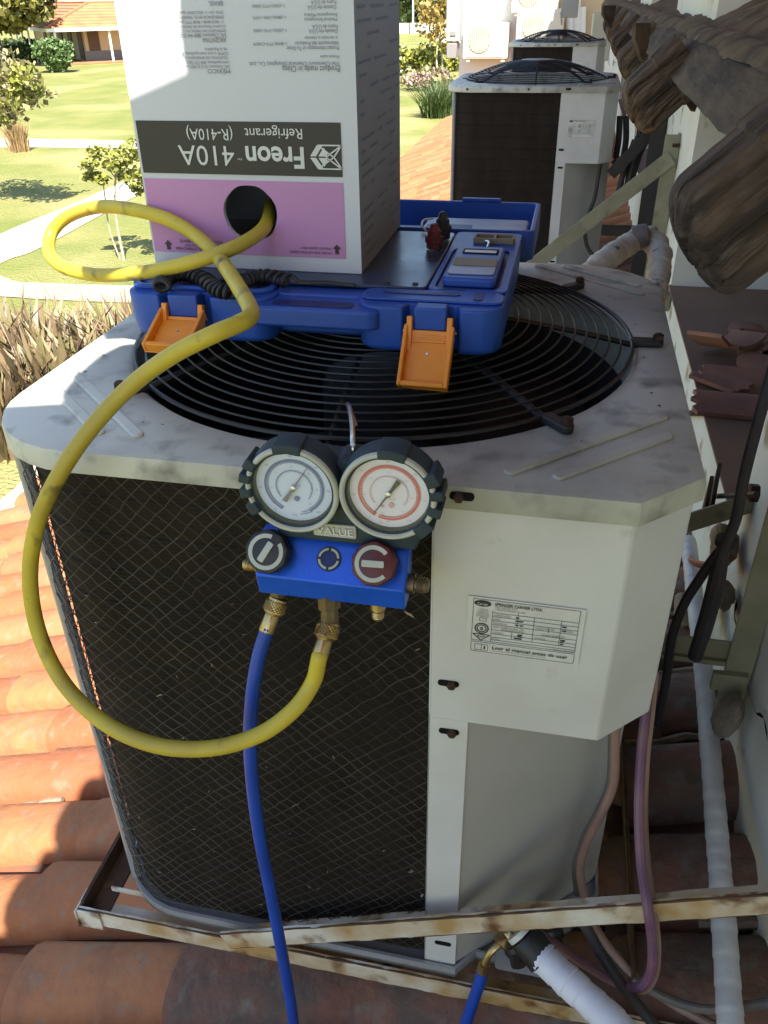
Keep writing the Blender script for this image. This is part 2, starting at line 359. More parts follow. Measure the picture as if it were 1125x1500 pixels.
for y in yy:
    ph = math.cos(2*math.pi*(y-.055)/ROWS); dz = -.062+.018*ph
    m.v += [V((Xe+.02, y, roofz(Xe)+dz)), V((.9, y, roofz(.9)+dz))]
m.f = [(2*k, 2*k+1, 2*k+3, 2*k+2) for k in range(len(yy)-1)]
tag(m.build('pan_tiles', 'pan_tile', roof), kind='stuff')
m = MB()                                                   # lumpy mortar showing in the joints
for j in range(-4, 16):
    y = .055+ROWS*j-.074
    x = Xe+.05
    while x < .75:
        L = R(.06, .3)
        if random.random() < .45:
            k = max(3, int(L/.018)); ph = R(0, 90)
            m.tube([(x+L*i/k, y+.006*fnoise((x+i*.3, y, ph), 2), roofz(x+L*i/k)-.046+.006*fnoise((i*.7, ph, y), 1.3)) for i in range(k+1)],
                   lambda t, ph=ph:    .008*(.4+.9*abs(fnoise((t*9, ph, 0), 1)))+.002, 6)
        x += L+R(0, .08)
tag(m.build('mortar', 'mortar', roof, ang=0), kind='stuff')
# ---- house wall with deep openings over the roof
wl = thing('gallery_wall', 'cream plastered house wall with deep openings along the right of the roof', 'wall', (.95, 2, -.6))
m = MB(); XW = .81
def wallgrid(m, y0, y1, z0, z1, x, amp=.006, st=.05):
    ny = max(1, int((y1-y0)/st)); nz = max(1, int((z1-z0)/st)); o = len(m.v)
    for i in range(ny+1):
        for k in range(nz+1):
            y = y0+(y1-y0)*i/ny; z = z0+(z1-z0)*k/nz
            m.v.append(V((x-abs(amp*fnoise((y, z, 3.3), 4)+amp*.5*fnoise((y, z, 8), 14))*max(0, min(1, (y-y0)/.05, (y1-y)/.05)), y, z)))
    for i in range(ny):
        for k in range(nz): a = o+i*(nz+1)+k; m.f.append((a, a+nz+1, a+nz+2, a+1))
wallgrid(m, -1.6, 16, -1.25, -.414, XW); m.box(XW+.002, 1.34, -1.59, 15.9, -2.4, -.4142)
m.build('parapet', 'plaster', wl)
for y0, y1 in ((-1.6, .67), (1.95, 3.04), (4.45, 5.5), (6.9, 8), (9.4, 10.4), (11.8, 13)):
    m = MB(); wallgrid(m, y0, y1, -.43, .42, XW-.001)
    m.box(XW-.0005, 1.35, y0+.0003, y1-.0003, -.4138, .42); m.build('pier', 'plaster', wl)
m = MB(); m.box(XW-.007, 1.9, .66, 1.96, -.4135, -.408); m.box(XW-.007, 1.9, 3.03, 4.46, -.4135, -.408); m.box(XW-.007, 1.9, 5.5, 6.9, -.4135, -.408)
m.build('sill', 'sill_red', wl)
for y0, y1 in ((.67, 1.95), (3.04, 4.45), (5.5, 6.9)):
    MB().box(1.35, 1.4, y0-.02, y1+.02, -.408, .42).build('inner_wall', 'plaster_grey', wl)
def crack(pts, w):
    q = smooth_path(pts, 5); m = MB(); n = len(q)
    for i, p in enumerate(q):
        p = PX(p.x, p.y, XW-.0075); d = w*(.35+.9*abs(fnoise((i*.8, w*900, 0), 1)))*(1-abs(2*i/(n-1)-1)**4*.8)
        m.v += [p+V((0, -d, d*.3)), p+V((0, d, -d*.3))]
    m.f = [(2*i, 2*i+1, 2*i+3, 2*i+2) for i in range(n-1)]; m.build('crack', 'dark_hole', wl, ang=0)
crack([(1075, 870, 0), (1079, 882, 0), (1076, 900, 0), (1080, 925, 0), (1082, 952, 0)], .010)
crack([(1066, 860, 0), (1072, 872, 0), (1078, 878, 0)], .008); crack([(1101, 1030, 0), (1108, 1045, 0), (1119, 1052, 0), (1124, 1085, 0)], .011)
crack([(1094, 1000, 0), (1098, 1018, 0), (1108, 1045, 0)], .006)
# ---- timber eave above the wall: beam, mud bed, carved rafter ends
m = MB(); pr = [(.684, .155), (.728, .218), (.80, .232), (.80, .15)]
N_ = 150
for k in range(N_+1):
    y = -.25+13*(k/N_)**1.6
    for i, (x, z) in enumerate(pr): m.v.append(V((x+.006*fnoise((y*6, i, 0), 1.3), y, z+.006*fnoise((y*5, i, 9), 1.7))))
for k in range(N_):
    for i in range(4): a = 4*k+i; b = 4*k+(i+1) % 4; m.f.append((a, b, b+4, a+4))
m.f += [(3, 2, 1, 0), tuple(4*N_+i for i in range(4))]
one(m, 'eave_beam', 'beam_wood', 'long dark timber beam under the eave running away along the wall', 'beam', ang=50)
m = MB(); NN = 26
for k in range(161):
    y = -.25+12.8*(k/160)**1.5
    for i in range(NN):
        t = i/(NN-1); x = .730+.5*t; z = .214+.24*t+(.012 if 0 < t < .10 else 0)
        m.v.append(V((x+.018*fnoise((y*3.1, i, 1), .8)*(t < .1), y, z+.012*fnoise((x*3, y*1.7, 2), 3)+.008*fnoise((x*20, y*20, 5), 1))))
for k in range(160):
    for i in range(NN-1): a = k*NN+i; m.f.append((a, a+1, a+NN+1, a+NN))
one(m, 'mud_bed', 'mud', 'crumbling earth and straw bed lying on top of the eave beam', 'roofing', ang=60)
m = MB(); m.box(.655, .70, .62, 1.40, .262, .275); 
def rafter(y, s, L, label, w=.066, dx=0):
    m = MB(); d = V((1.0, .1, .95)).normalized(); side = V((0, 1, 0)); side = (side-d*side.dot(d)).normalized(); nrm = d.cross(side)
    if nrm.z < 0: nrm = -nrm
    K = 70; NA = 160; cks = [(random.uniform(0, 6.28), random.uniform(.002, .006), random.uniform(.02, .10), random.uniform(.4, 1)) for _ in range(13)]
    for k in range(K+1):
        t = k/K; h = L*t**1.3
        q = min(1, h/.042); taper = (1-(1-q)**2.4)**.5*.86+.14
        step = 1.0 if h > .105+.006*math.sin(s) else .945
        for a_ in range(NA):
            a = 2*math.pi*a_/NA; ca, sa = math.cos(a), math.sin(a)
            sq = 1/max(abs(ca), abs(sa))**.5
            gr = abs(fnoise((ca*9, sa*9, h*1.6+s), 1.6)); gr2 = fnoise((ca*26, sa*26, h*9+s), 1)
            rad = w*sq*step*(1+.05*fnoise((ca*1.6, sa*1.6, s+h*4), 1.3)-.05*max(0, .16-gr)*3+.010*gr2+.012*fnoise((ca*7, sa*7, h*45+s), 1))
            for c0, dp, h0_, ln_ in cks:
                da = abs((a-c0-.10*math.sin(h*21+c0*9)+math.pi) % (2*math.pi)-math.pi)
                if da < .065 and h > h0_*.3: rad -= dp*(1-da/.065)*(1 if h < h0_+ln_*L else .2)
            m.v.append(V((rad*ca*taper, rad*.95*sa*taper-.020*(1-q)**1.4, h+.006*fnoise((ca*4, sa*4, s+h*9), 1))))
    for k in range(K):
        for a_ in range(NA): a = k*NA+a_; b = k*NA+(a_+1) % NA; m.f.append((a, b, b+NA, a+NA))
    m.f += [tuple(range(NA))[::-1], tuple(K*NA+i for i in range(NA))]
    o = one(m, 'rafter_end', 'wood', label, 'rafter', 'carved rafter ends under the eave', ang=30); o.matrix_world = frame((.632+dx, y, .075), side, nrm, d)
rafter(.42, 1.3, .30, 'weathered round rafter end nearest the camera, at the right edge', .072, -.008)
rafter(1.60, 5.1, .16, 'dark weathered rafter end beside the second air conditioner', .070, -.02)
for i, y in enumerate((2.75, 3.9, 5.05, 6.2)):
    rafter(y, 9.+i, .16, ['third rafter end from the camera, grey against the far wall', 'fourth rafter end along the eave, small and grey', 'fifth rafter end along the eave, small and far', 'farthest rafter end visible at the top of the eave'][i])
for i, (px, py, y, w, h) in enumerate(((937, 62, 2.1, .05, .09), (1010, 128, 1.62, .075, .10), (890, 25, 3.4, .06, .08))):
    p = PY(px, py, y); m = MB()
    m.prism([(-w/2, h/2), (w/2, h/2), (w/2, -h*.1), (w*.28, -h*.5), (w*.05, -h*.34), (-w*.2, -h*.1), (-w*.45, .1*h)], frame(p, (0, 1, 0) if i < 0 else (.8, .6, 0), (0, 0, 1), (.6, -.8, 0)), -.007, .007)
    one(m, 'splintered_board', 'beam_wood', ['splintered board end hanging between the far rafter ends', 'torn pale board hanging behind the second rafter end', 'ragged board tip under the far end of the eave'][i], 'board', 'loose boards under the eave')
# ---- unseen tiled roof added overhead to throw the scalloped shade
ov = MB(); ze = .80; xe = .002+.33*ze; sl = .42
def oz(x): return ze+sl*(x-xe)
xb = xe+.07
ov.add([(xb, -5, oz(xb)-.06), (2.6, -5, oz(2.6)-.06), (2.6, 17, oz(2.6)-.06), (xb, 17, oz(xb)-.06), (xb, -5, oz(xb)-.03), (2.6, -5, oz(2.6)-.03), (2.6, 17, oz(2.6)-.03), (xb, 17, oz(xb)-.03)],
       [(0, 1, 2, 3), (4, 5, 6, 7), (0, 1, 5, 4), (1, 2, 6, 5), (2, 3, 7, 6), (3, 0, 4, 7)])
T0 = Euler((0, -math.atan(sl), 0)).to_matrix().to_4x4()
y = -4.95
while y < 17:
    me = random.choice(TM); T = Matrix.Translation((xe+.05+(.037 if -.09 < y < .0 else .030 if -.44 < y < -.36 else R(-.032, -.016)), y, ze+.035)) @ T0 @ Matrix.Diagonal((1, 1.12, 1, 1))  # single tile ends set back to let the sun patches through
    o_ = len(ov.v); ov.v += [T @ q.co for q in me.vertices]; ov.f += [tuple(k+o_ for k in p.vertices) for p in me.polygons]; y += .175
one(ov, 'shade_overhang', 'tile', 'unseen tiled roof edge added above the air conditioners to cast their shade', 'roof')
# ================================================================== AIR CONDITIONERS
UW, UD, UH, HF, HB = .62, .63, .657, .020, .2534
XA, YB = .570, .048; GX, GY, GR = .311, .314, .264
def outline(ins, rad=.104, n=8, chamfer=True):
    a, b, c, d = ins, UW-ins, ins, UD-ins; r = rad-ins*.6; k = ins*.41; out = []
    if chamfer: out += [(XA-k, c), (b, YB+k)]
    else: out += arc(b-r, c+r, r, -90, 0, n)
    out += arc(b-r, d-r, r, 0, 90, n)+arc(a+r, d-r, r, 90, 180, n)+arc(a+r, c+r, r, 180, 270, n)
    return out
def ray_hit(poly, c, ang):
    d = V((math.cos(ang), math.sin(ang))); best = 9
    for (ax, ay), (bx, by) in zip(poly, poly[1:]+poly[:1]):
        e = V((bx-ax, by-ay)); den = d.x*e.y-d.y*e.x
        if abs(den) < 1e-9: continue
        w = V((ax, ay))-V(c); t = (w.x*e.y-w.y*e.x)/den; u = (w.x*d.y-w.y*d.x)/den
        if t > 0 and -1e-6 <= u <= 1+1e-6: best = min(best, t)
    return V(c)+d*best
def label_plate(T, w, h, parent, fine=True):
    pl = MB().box(-w/2, w/2, -h/2, h/2, 0, .0006, T).build('rating_label', 'label_white', parent, ang=0)
    T1 = T @ Matrix.Translation((0, 0, .0010)); m = MB(); lw = w*.005
    X = lambda u: (u-.5)*w
    Y = lambda v: (.5-v)*h
    def ln(*p): m.strip([(X(a), Y(b)) for a, b in p], T1, lw)
    ln((.05, .03), (.955, .03), (.955, .77), (.05, .77), (.05, .03)); ln((.05, .80), (.955, .80), (.955, .975), (.05, .975), (.05, .80)); ln((.22, .2), (.22, .77))
    for v in (.24, .31, .38, .45, .545, .62, .68, .73): ln((.22, v), (.955, v))
    ln((.58, .24), (.58, .68)); ln((.44, .2), (.44, .45)); ln((.81, .24), (.81, .68)); ln((.71, .38), (.71, .48)); ln((.4, .55), (.4, .68)); ln((.085, .84), (.2, .84), (.2, .945), (.085, .945), (.085, .84)); ln((.143, .84), (.143, .945)); ln((.11, .36), (.17, .36), (.17, .41), (.11, .41), (.11, .36))
    m.build('table_lines', 'ink_soft', pl, ang=0)
    m = MB(); m.add([T1 @ V((X(.13)+.075*w*math.cos(a*math.pi/12), Y(.10)+.055*h*math.sin(a*math.pi/12), 0)) for a in range(24)], [tuple(range(24))])
    for r0, r1 in ((.082, .10), (.055, .07)):
        for k in range(28):
            a, b = k*math.pi/14, (k+1)*math.pi/14
            m.add([T1 @ V((X(.135)+q*h*math.cos(t), Y(.545)+q*h*math.sin(t), 0)) for q, t in ((r0, a), (r1, a), (r1, b), (r0, b))], [(0, 1, 2, 3)])
    m.strip([(X(.06), Y(.655)), (X(.21), Y(.655)), (X(.135), Y(.765)), (X(.06), Y(.655))], T1, lw*1.6)
    m.add([T1 @ V((X(u), Y(v), 0)) for u, v in ((.165, .865), (.178, .865), (.178, .92), (.165, .92))], [(0, 1, 2, 3)])
    for k in range(46):
        u = random.choice((.45, .82, .42, .83, .46)); v = random.choice((.27, .33, .40, .57, .6, .64)); 
        m.add([T1 @ V((X(u+a), Y(v+b), 0)) for a, b in ((0, 0), (.03, 0), (.03, .018), (0, .018))], [(0, 1, 2, 3)]); T1 = T1 @ Matrix.Translation((R(-.004, .004)*0, 0, .00001))
    tag(m.build('print_marks', 'ink', pl, ang=0), kind='stuff')
    T2 = T @ Matrix.Translation((0, 0, .0016))
    def tx(s, u0, u1, v, hh, mat='ink', bold=0): text(s, T2 @ Matrix.Translation((X((u0+u1)/2), Y(v), 0)), (u1-u0)*w, hh*h, mat, pl, bold=bold)
    tx('Carrier', .085, .175, .10, .05, 'label_white'); tx('SPRINGER CARRIER LTDA.', .235, .64, .085, .052, bold=.02)
    if not fine: return pl
    tx('Leer el manual antes de usar', .24, .90, .868, .055, bold=.02); tx('S', .122, .148, .545, .06, bold=.03); tx('IRAM', .10, .17, .69, .05)
    for s, u0, u1, v, hh in (('CARR. TORTUGAS KM 27', .235, .43, .135, .03), ('CONDICIONADOR DE AIRE', .235, .5, .175, .03), ('UTILICE', .1, .17, .2, .03), ('CABLE O', .09, .18, .24, .03), ('SUSTITUIR', .08, .19, .28, .03), ('RETARDADA', .08, .19, .32, .03),
                             ('ALIMENTACION', .23, .38, .275, .03), ('FASES', .23, .29, .345, .028), ('FRECUENCIA', .23, .35, .415, .028), ('GRADO DE PROTECCION   IPX4', .23, .5, .48, .03), ('REFRIGERACION', .31, .5, .52, .034), ('CALENTAMIENTO', .65, .85, .52, .034),
                             ('CORRIENTE', .23, .33, .59, .028), ('POTENCIA', .60, .69, .59, .028), ('PRESION MAXIMA', .60, .76, .41, .028), ('2.8 MPa', .83, .92, .41, .03), ('Industria Brasilera', .77, .95, .76, .028), ('MODELO', .23, .30, .705, .028), ('Mantenga siempre este manual para consulta', .24, .72, .925, .028)):
        tx(s, u0, u1, v, hh, 'ink_soft')
    return pl
def fanguard(root, dome, nseg=72):
    gz = lambda r: .005+dome*(1-(r/GR)**2)
    radii = [GR-.0118*i for i in range(18)]
    for i, r in enumerate(radii):
        MB().tube([(GX+r*math.cos(2*math.pi*k/nseg), GY+r*math.sin(2*math.pi*k/nseg), gz(r)) for k in range(nseg)], .0022 if i == 0 else .0012, 6, closed=True).build('guard_ring', 'black_wire', root)
    for k in range(8):
        a = math.radians(-46+45*k+(3 if k % 2 else 0)); ca, sa = math.cos(a), math.sin(a)
        rr = [.03, .09, .15, .2, .24, .264, .285]
        rod = MB().tube([(GX+r*ca, GY+r*sa, gz(min(r, GR))-.0042+(0 if r < .28 else -.001)) for r in rr], .0030 if k % 2 else .0042, 8).build('guard_rod', 'black_wire', root)
        if k in (0, 1, 2, 4, 6):
            c = V((GX+.284*ca, GY+.284*sa, .001)); T = frame(c, (ca, sa, 0), (-sa, ca, 0), (0, 0, 1))
            MB().prism(rrect(-.022, .012, -.0065, .0065, .006), T, 0, .007).build('lug', 'black_rubber', rod, bev=.0015)
            MB().lathe([(.0055, .007), (.0055, .012), (.003, .0135)], T @ Matrix.Translation((.006, 0, 0)), 6).build('bolt', 'rust_screw', rod)
    MB().lathe([(.001, gz(.0)+.001), (.06, gz(.06)+.001), (.062, gz(.06)-.003), (.001, gz(0)-.003)], Matrix.Translation((GX, GY, 0)), 28).build('guard_cap', 'black_wire', root)
def make_unit(label, dome, mesh, fine):
    u = thing('air_conditioner', label, 'air conditioner', (.31, .31, -UH-.012), 'outdoor air conditioners along the wall')
    # top cover with the round opening
    o1 = outline(0); c = (GX, GY); angs = sorted([2*math.pi*k/128 for k in range(128)]+[math.atan2(y-GY, x-GX) % (2*math.pi) for x, y in o1]); m = MB(); n = len(angs)
    r_in = .266
    for a in angs:
        p = ray_hit(o1, c, a); d = (p-V(c)).normalized(); i_ = V(c)+d*r_in; e = p-d*.006
        m.v += [V((i_.x, i_.y, -.055)), V((i_.x, i_.y, -.004)), V((i_.x+d.x*.005, i_.y+d.y*.005, 0)), V((e.x, e.y, 0)), V((p.x-d.x*.0015, p.y-d.y*.0015, -.0015)), V((p.x, p.y, -.006)), V((p.x, p.y, -HF-.001)), V((p.x-d.x*.003, p.y-d.y*.003, -HF-.001)), V((p.x-d.x*.003, p.y-d.y*.003, -.008))]
    for i in range(n):
        for k in range(8): a = i*9+k; b = ((i+1) % n)*9+k; m.f.append((a, b, b+1, a+1))
    cov = m.build('top_cover', 'cover_paint', u, ang=50)
    for (ax, ay), (bx, by) in (((.022, .16), (.159, .033)), ((.024, .122), (.124, .031)), ((.468, .024), (.597, .152)), ((.505, .023), (.598, .115)), ((.461, .612), (.597, .50)), ((.498, .612), (.595, .479+.055)), ((.024, .475), (.155, .60)), ((.024, .51), (.12, .60))):
        A, B = V((ax, ay, 0)), V((bx, by, 0)); d = (B-A).normalized(); s_ = V((-d.y, d.x, 0)); q = MB()
        T = frame(A, d, s_, (0, 0, 1)); L = (B-A).length
        q.prism(rrect(0, L, -.0055, .0055, .005, 4), T, -.001, .0028); q.build('rib', 'cover_paint', cov, bev=.002, seg=3)
    if mesh:
        q = MB()
        for _ in range(90):
            an = R(0, 6.28); rr_ = R(.275, .36); x, y = GX+rr_*math.cos(an), GY+rr_*math.sin(an)
            if .02 < x < UW-.02 and .03 < y < UD-.02: k_ = R(.0006, .0022); q.add([(x-k_, y, .0006), (x, y-k_*.7, .0010), (x+k_*R(.6, 1.4), y+k_*.2, .0006), (x, y+k_*.8, .0010)], [(0, 1, 2, 3)])
        tag(q.build('grit', 'rust_screw', cov, ang=0), kind='stuff')
    # coil with horizontal tube rows
    oc = outline(.016, n=8); i0 = 0
    path = [(.416, .016)]+[(x, y) for x, y in reversed(oc) if not (x > .4 and y < .1)]; path = [p for p in path]
    path.append((UW-.016, .2)); m = MB(); rows = []
    z = -.015
    while z > -UH+.02: rows += [(z, 0), (z-.034, 0), (z-.035, .0014), (z-.037, .0014)]; z -= .039
    rows.append((-UH+.008, 0)); cc = V((.31, .31))
    for x, y in path:
        d = (cc-V((x, y))).normalized()
        for zz, k in rows: m.v.append(V((x+d.x*k, y+d.y*k, zz)))
    nr = len(rows)
    for i in range(len(path)-1):
        for k in range(nr-1): a = i*nr+k; m.f.append((a, a+nr, a+nr+1, a+1))
    m.build('coil', 'coil', u, ang=25)
    # base pan
    m = MB(); po = [(.452, .0), (.474, .026), (.522, .024), (.60, .10), (UW-.004, .13)]+outline(.004)[2:]
    m.prism(po, I4, -UH-.008, -UH-.003); pi = [(p[0]+(.31-p[0])*.012, p[1]+(.31-p[1])*.012) for p in po]; n = len(po)
    m.add([(x, y, z) for (x, y), z in [(p, -UH-.008) for p in po]+[(p, -UH+.008) for p in po]+[(p, -UH+.008) for p in pi]+[(p, -UH-.003) for p in pi]],
          [(r_*n+i, r_*n+(i+1) % n, (r_+1)*n+(i+1) % n, (r_+1)*n+i) for r_ in range(3) for i in range(n)])
    m.build('base_pan', 'post_metal', u, ang=40)
    # control box, corner strip, service panel
    m = MB(); bx = [(.4165, .0055), (XA-.0025, .0055), (UW-.0055, YB+.003), (UW-.0055, .33)]; m.add([(x, y, z) for z in (-HB, -HF+.004) for x, y in bx], [(0, 1, 5, 4), (1, 2, 6, 5), (2, 3, 7, 6), (0, 1, 2, 3)])
    m.add([(.4165, .0055, -HB), (.4165, .05, -HB), (.4165, .05, -.02), (.4165, .0055, -.02)], [(0, 1, 2, 3)]); cb = m.build('control_box', 'unit_paint', u, bev=.002)
    m = MB(); m.box(.4145, .4515, .0062, .0092, -UH+.004, -HB+.006); m.box(.4145, .4165, .0062, .05, -UH+.004, -.02); m.build('corner_strip', 'unit_paint', u, bev=.0008)
    m = MB(); m.add([(.4513, .0093, -UH+.002), (.606, .15, -UH+.002), (.606, .15, -HB+.004), (.4513, .0093, -HB+.004), (.613, .16, -UH+.002), (.613, .33, -UH+.002), (.613, .33, -HB+.004), (.613, .16, -HB+.004)], [(0, 1, 2, 3), (1, 4, 7, 2), (4, 5, 6, 7)])
    m.build('service_panel', 'panel_grey', u, ang=20)
    for i, (x, z, y) in enumerate(((.438, -.0085, -.0005), (.432, -.207, .0053), (.434, -.268, .006), (.436, -.611, .006))):
        T = frame((x, y, z), (1, 0, 0), (0, 0, 1), (0, -1, 0)); s_ = MB()
        s_.prism(rrect(-.0095, .0095, -.0034, .0034, .003), T, -.002, .0006); so = s_.build('slot', 'dark_hole', u)
        if i < 3: MB().lathe([(.0042, 0), (.0042, .004), (.0025, .0055)], T @ Matrix.Translation((.003 if i else -.002, 0, .0006)), 6).build('screw', 'rust_screw', so)
    for x, z in ((.012+.07, -.010), (.30, -.010)):
        if not mesh: MB().lathe([(.004, 0), (.004, .003)], frame((x, 0, z), (1, 0, 0), (0, 0, 1), (0, -1, 0)), 8).build('screw', 'rust_screw', u)
    MB().tube([(.030, .046, -.018), (.030, .046, -.4), (.030, .045, -UH+.006)], .0068, 10).build('corner_post', 'post_metal', u)
    # label on the control box, tilted
    a = math.radians(-.6); T = frame((.4935, .0048, -.136), (math.cos(a), 0, math.sin(a)), (-math.sin(a), 0, math.cos(a)), (0, -1, 0)); label_plate(T, .0955, .0595, cb, fine)
    # fan
    for k in range(4):
        a0 = math.radians(20+90*k); q = MB(); K = 7
        for i in range(K+1):
            r_ = .06+.185*i/K
            for j in range(5):
                t = j/4; aa = a0+(t-.5)*(.95-.3*i/K); q.v.append(V((GX+r_*math.cos(aa), GY+r_*math.sin(aa), -.125+.05*(t-.5)+.012*math.sin(t*3.14))))
        for i in range(K):
            for j in range(4): b_ = i*5+j; q.f.append((b_, b_+1, b_+6, b_+5))
        q.build('fan_blade', 'fan_black', u)
    MB().lathe([(.02, -.04), (.065, -.045), (.07, -.06), (.07, -.2), (.05, -.21)], Matrix.Translation((GX, GY, 0)), 28).build('fan_motor', 'fan_black', u)
    fanguard(u, dome)
    MB().lathe([(.266, -.054), (.264, -.10), (.272, -.24)], Matrix.Translation((GX, GY, 0)), 64, cap=False).build('fan_shroud', 'fan_black', u)
    for k in range(9 if fine else 0):
        zz = -.06-.055*k; MB().tube([(.18, .575, zz), (.18, .548, zz), (.18, .54, zz-.012), (.18, .548, zz-.024), (.18, .575, zz-.024)], .005, 8, sm=3).build('copper_bend', 'copper', u)
    if mesh:                                                 # diamond wire netting over front and left coil
        pts = [V((.4145, .0095))]+[V(p) for p in arc(.098, .098, .0885, 270, 180, 10)]+[V((.0095, .52))]
        seg = [(b-a).length for a, b in zip(pts, pts[1:])]; tot = sum(seg)
        def at(s_):
            s_ = min(max(s_, 0), tot-1e-6)
            for a, b, l in zip(pts, pts[1:], seg):
                if s_ <= l: return a.lerp(b, s_/l)
                s_ -= l
            return pts[-1]
        dx, dz = .0178, .0086; node = {}
        nz = int((UH-.03)/dz)
        def nd(i, k):
            if (i, k) not in node:
                s_ = i*dx/2+R(-.0012, .0012)+.004*fnoise((i*.2, k*.2, 0), 1); p = at(s_); b_ = .0022*fnoise((i*.35, k*.3, 4), 1)
                dd = (V((.3, .3))-p).normalized(); node[(i, k)] = V((p.x+dd.x*b_, p.y+dd.y*b_, -.018-k*dz+R(-.0008, .0008)))
            return node[(i, k)]
        ns = int(tot/(dx/2)); m = MB()
        for fam in (1, -1):
            for st_ in range(-nz, ns+nz, 2):
                run = [nd(st_+fam*k, k)+V((0, -.0004*fam, 0)) for k in range(nz+1) if 0 <= st_+fam*k <= ns]
                if len(run) > 1: m.tube(run, .00055, 4, cap=False)
        tag(m.build('wire_netting', 'mesh_wire', u), kind='stuff')
        m = MB()
        for _ in range(110):
            p = at(R(0, .45)); z_ = -R(.05, .62); a = V((R(-1, 1), 0, R(-1, 1))).normalized(); b = V((R(-1, 1), R(-.3, .3), R(-1, 1))).normalized(); k_ = R(.0008, .0034)*(1 if random.random() < .9 else 1.8); q = V((p.x, p.y-.001, z_))
            m.add([q-a*k_, q+b*k_*.35, q+a*k_*R(.5, 1.2), q-b*k_*.3], [(0, 1, 2, 3)])
        tag(m.build('lint', 'lint', u, ang=0), kind='stuff')
        for z in (-.02, -UH+.018): MB().tube([(x, y, z) for x, y in [tuple(at(tot*k/60)) for k in range(61)]], .0009, 5).build('netting_edge', 'mesh_wire', u)
    return u
unit1 = make_unit('dirty white air conditioner in front with a blue tool case on its fan guard', .030, True, True)
unit2 = make_unit('second white air conditioner, behind the blue case and beside the wall bracket', .062, False, False)
unit3 = dup(unit2, (.33, 5.95, -UH-.012+.035), 'farthest white air conditioner, only its top showing behind the second one')
unit2.location = (.332, 3.09, -UH-.012+.033)
# ================================================================== STEEL FRAME AND BRACKETS
def angle_bar(A, B, up, out, w, t, name, mat, parent, rough=0):
    """L-section bar from A to B: one leg along `up`, one along `out`"""
    A, B = V(A), V(B); d = (B-A).normalized(); up = V(up); up = (up-d*up.dot(d)).normalized(); out = V(out); out = (out-d*out.dot(d)-up*out.dot(up)).normalized()
    prof = [(0, 0), (w, 0), (w, t), (t, t), (t, w), (0, w)]; n = max(2, int((B-A).length/.012)) if rough else 1; m = MB()
    for i in range(n+1):
        p = A.lerp(B, i/n)
        for j, (a, b) in enumerate(prof):
            k = rough*fnoise((i*.6, j*3.1, A.x*9), 1) if rough else 0
            m.v.append(p+out*(a+k)+up*(b+k))
    for i in range(n):
        for j in range(6): a = i*6+j; b = i*6+(j+1) % 6; m.f.append((a, b, b+6, a+6))
    m.f += [tuple(range(6))[::-1], tuple(n*6+j for j in range(6))]; ob = m.build(name, mat, parent, ang=30, bev=0 if rough else .0008)
    if rough:
        MB().tube([A.lerp(B, i/n)+up*(w-.0005+.0012*fnoise((i*.5, 2, A.x), 1))+out*(.0005) for i in range(n+1)], lambda q: .0017*(.6+.9*abs(fnoise((q*n*.3, 7, A.y), 1))), 5).build('rust_edge', 'rust', ob)
        MB().tube([A.lerp(B, i/n)+up*(.0004)+out*(.0002) for i in range(n+1)], lambda q: .0011*(.3+1.3*abs(fnoise((q*n*.2, 3, A.y), 1))), 5).build('rust_edge', 'rust', ob)
    return ob
fr = thing('steel_frame', 'rusty white painted angle iron frame carrying the front air conditioner', 'frame', (.35, 0, -.7))
zf = -UH-.040
angle_bar((-.030, -.006, zf), (1.0, -.006, zf), (0, 0, 1), (0, 1, 0), .030, .004, 'front_bar', 'rusty_paint', fr, .0007)
angle_bar((-.030, .002, zf+.0035), (-.030, .66, zf+.0035), (0, 0, 1), (1, 0, 0), .030, .004, 'side_bar', 'rust', fr, .0006)
angle_bar((.66, .03, zf+.001), (.66, .66, zf+.001), (0, 0, 1), (-1, 0, 0), .030, .004, 'side_bar', 'rust', fr, .0006)
angle_bar((-.02, .66, zf), (.8, .66, zf), (0, 0, 1), (0, -1, 0), .030, .004, 'back_bar', 'rusty_paint', fr, .0006)
s0 = PY(338, 1390, -.018); s1 = PY(1125, 1340, -.018); s1 = s0+(s1-s0)*(.85)
angle_bar(s0+V((0, 0, .0)), s0+(s1-s0)*1.3, (-.4, 0, 1), (0, 1, 0), .029, .004, 'strut', 'rusty_paint', fr, .0007)
m = MB(); m.box(-.033, -.0305, -.012, .022, zf-.002, zf+.031); m.box(-.033, .0, -.0095, -.0068, zf-.003, zf+.030); m.build('corner_weld', 'rusty_paint', fr, bev=.001)
m = MB(); m.box(.0, .145, .026, .0285, zf+.028, zf+.036); m.build('flat_bar', 'rusty_paint', fr, bev=.0006)
br = thing('wall_bracket', 'khaki steel bracket fixed to the cracked wall beside the front air conditioner', 'bracket', (.8, .45, -.45), 'wall brackets')
a_ = PY(990, 786, .60); b_ = PY(1125, 744, .60)
angle_bar(a_, a_+(b_-a_)*1.15, (0, 0, 1), (0, 1, 0), .032, .004, 'strut', 'khaki_steel', br)
angle_bar((.60, .405, -.478), (.806, .405, -.478), (0, 0, 1), (0, 1, 0), .034, .004, 'arm', 'khaki_steel', br)
m = MB(); m.box(.60, .806, .398, .404, -.482, -.474); m.build('arm_lip', 'khaki_steel', br)
angle_bar((.806, .395, -.58), (.806, .395, -.15), (0, 1, 0), (-1, 0, 0), .036, .005, 'wall_post', 'khaki_steel', br)
MB().box(.755, .80, .385, .394, -.515, -.486).build('gusset', 'khaki_steel', br)
br2 = thing('wall_bracket', 'khaki post and long diagonal strut in front of the second air conditioner', 'bracket', (.8, 2.3, -.4), 'wall brackets')
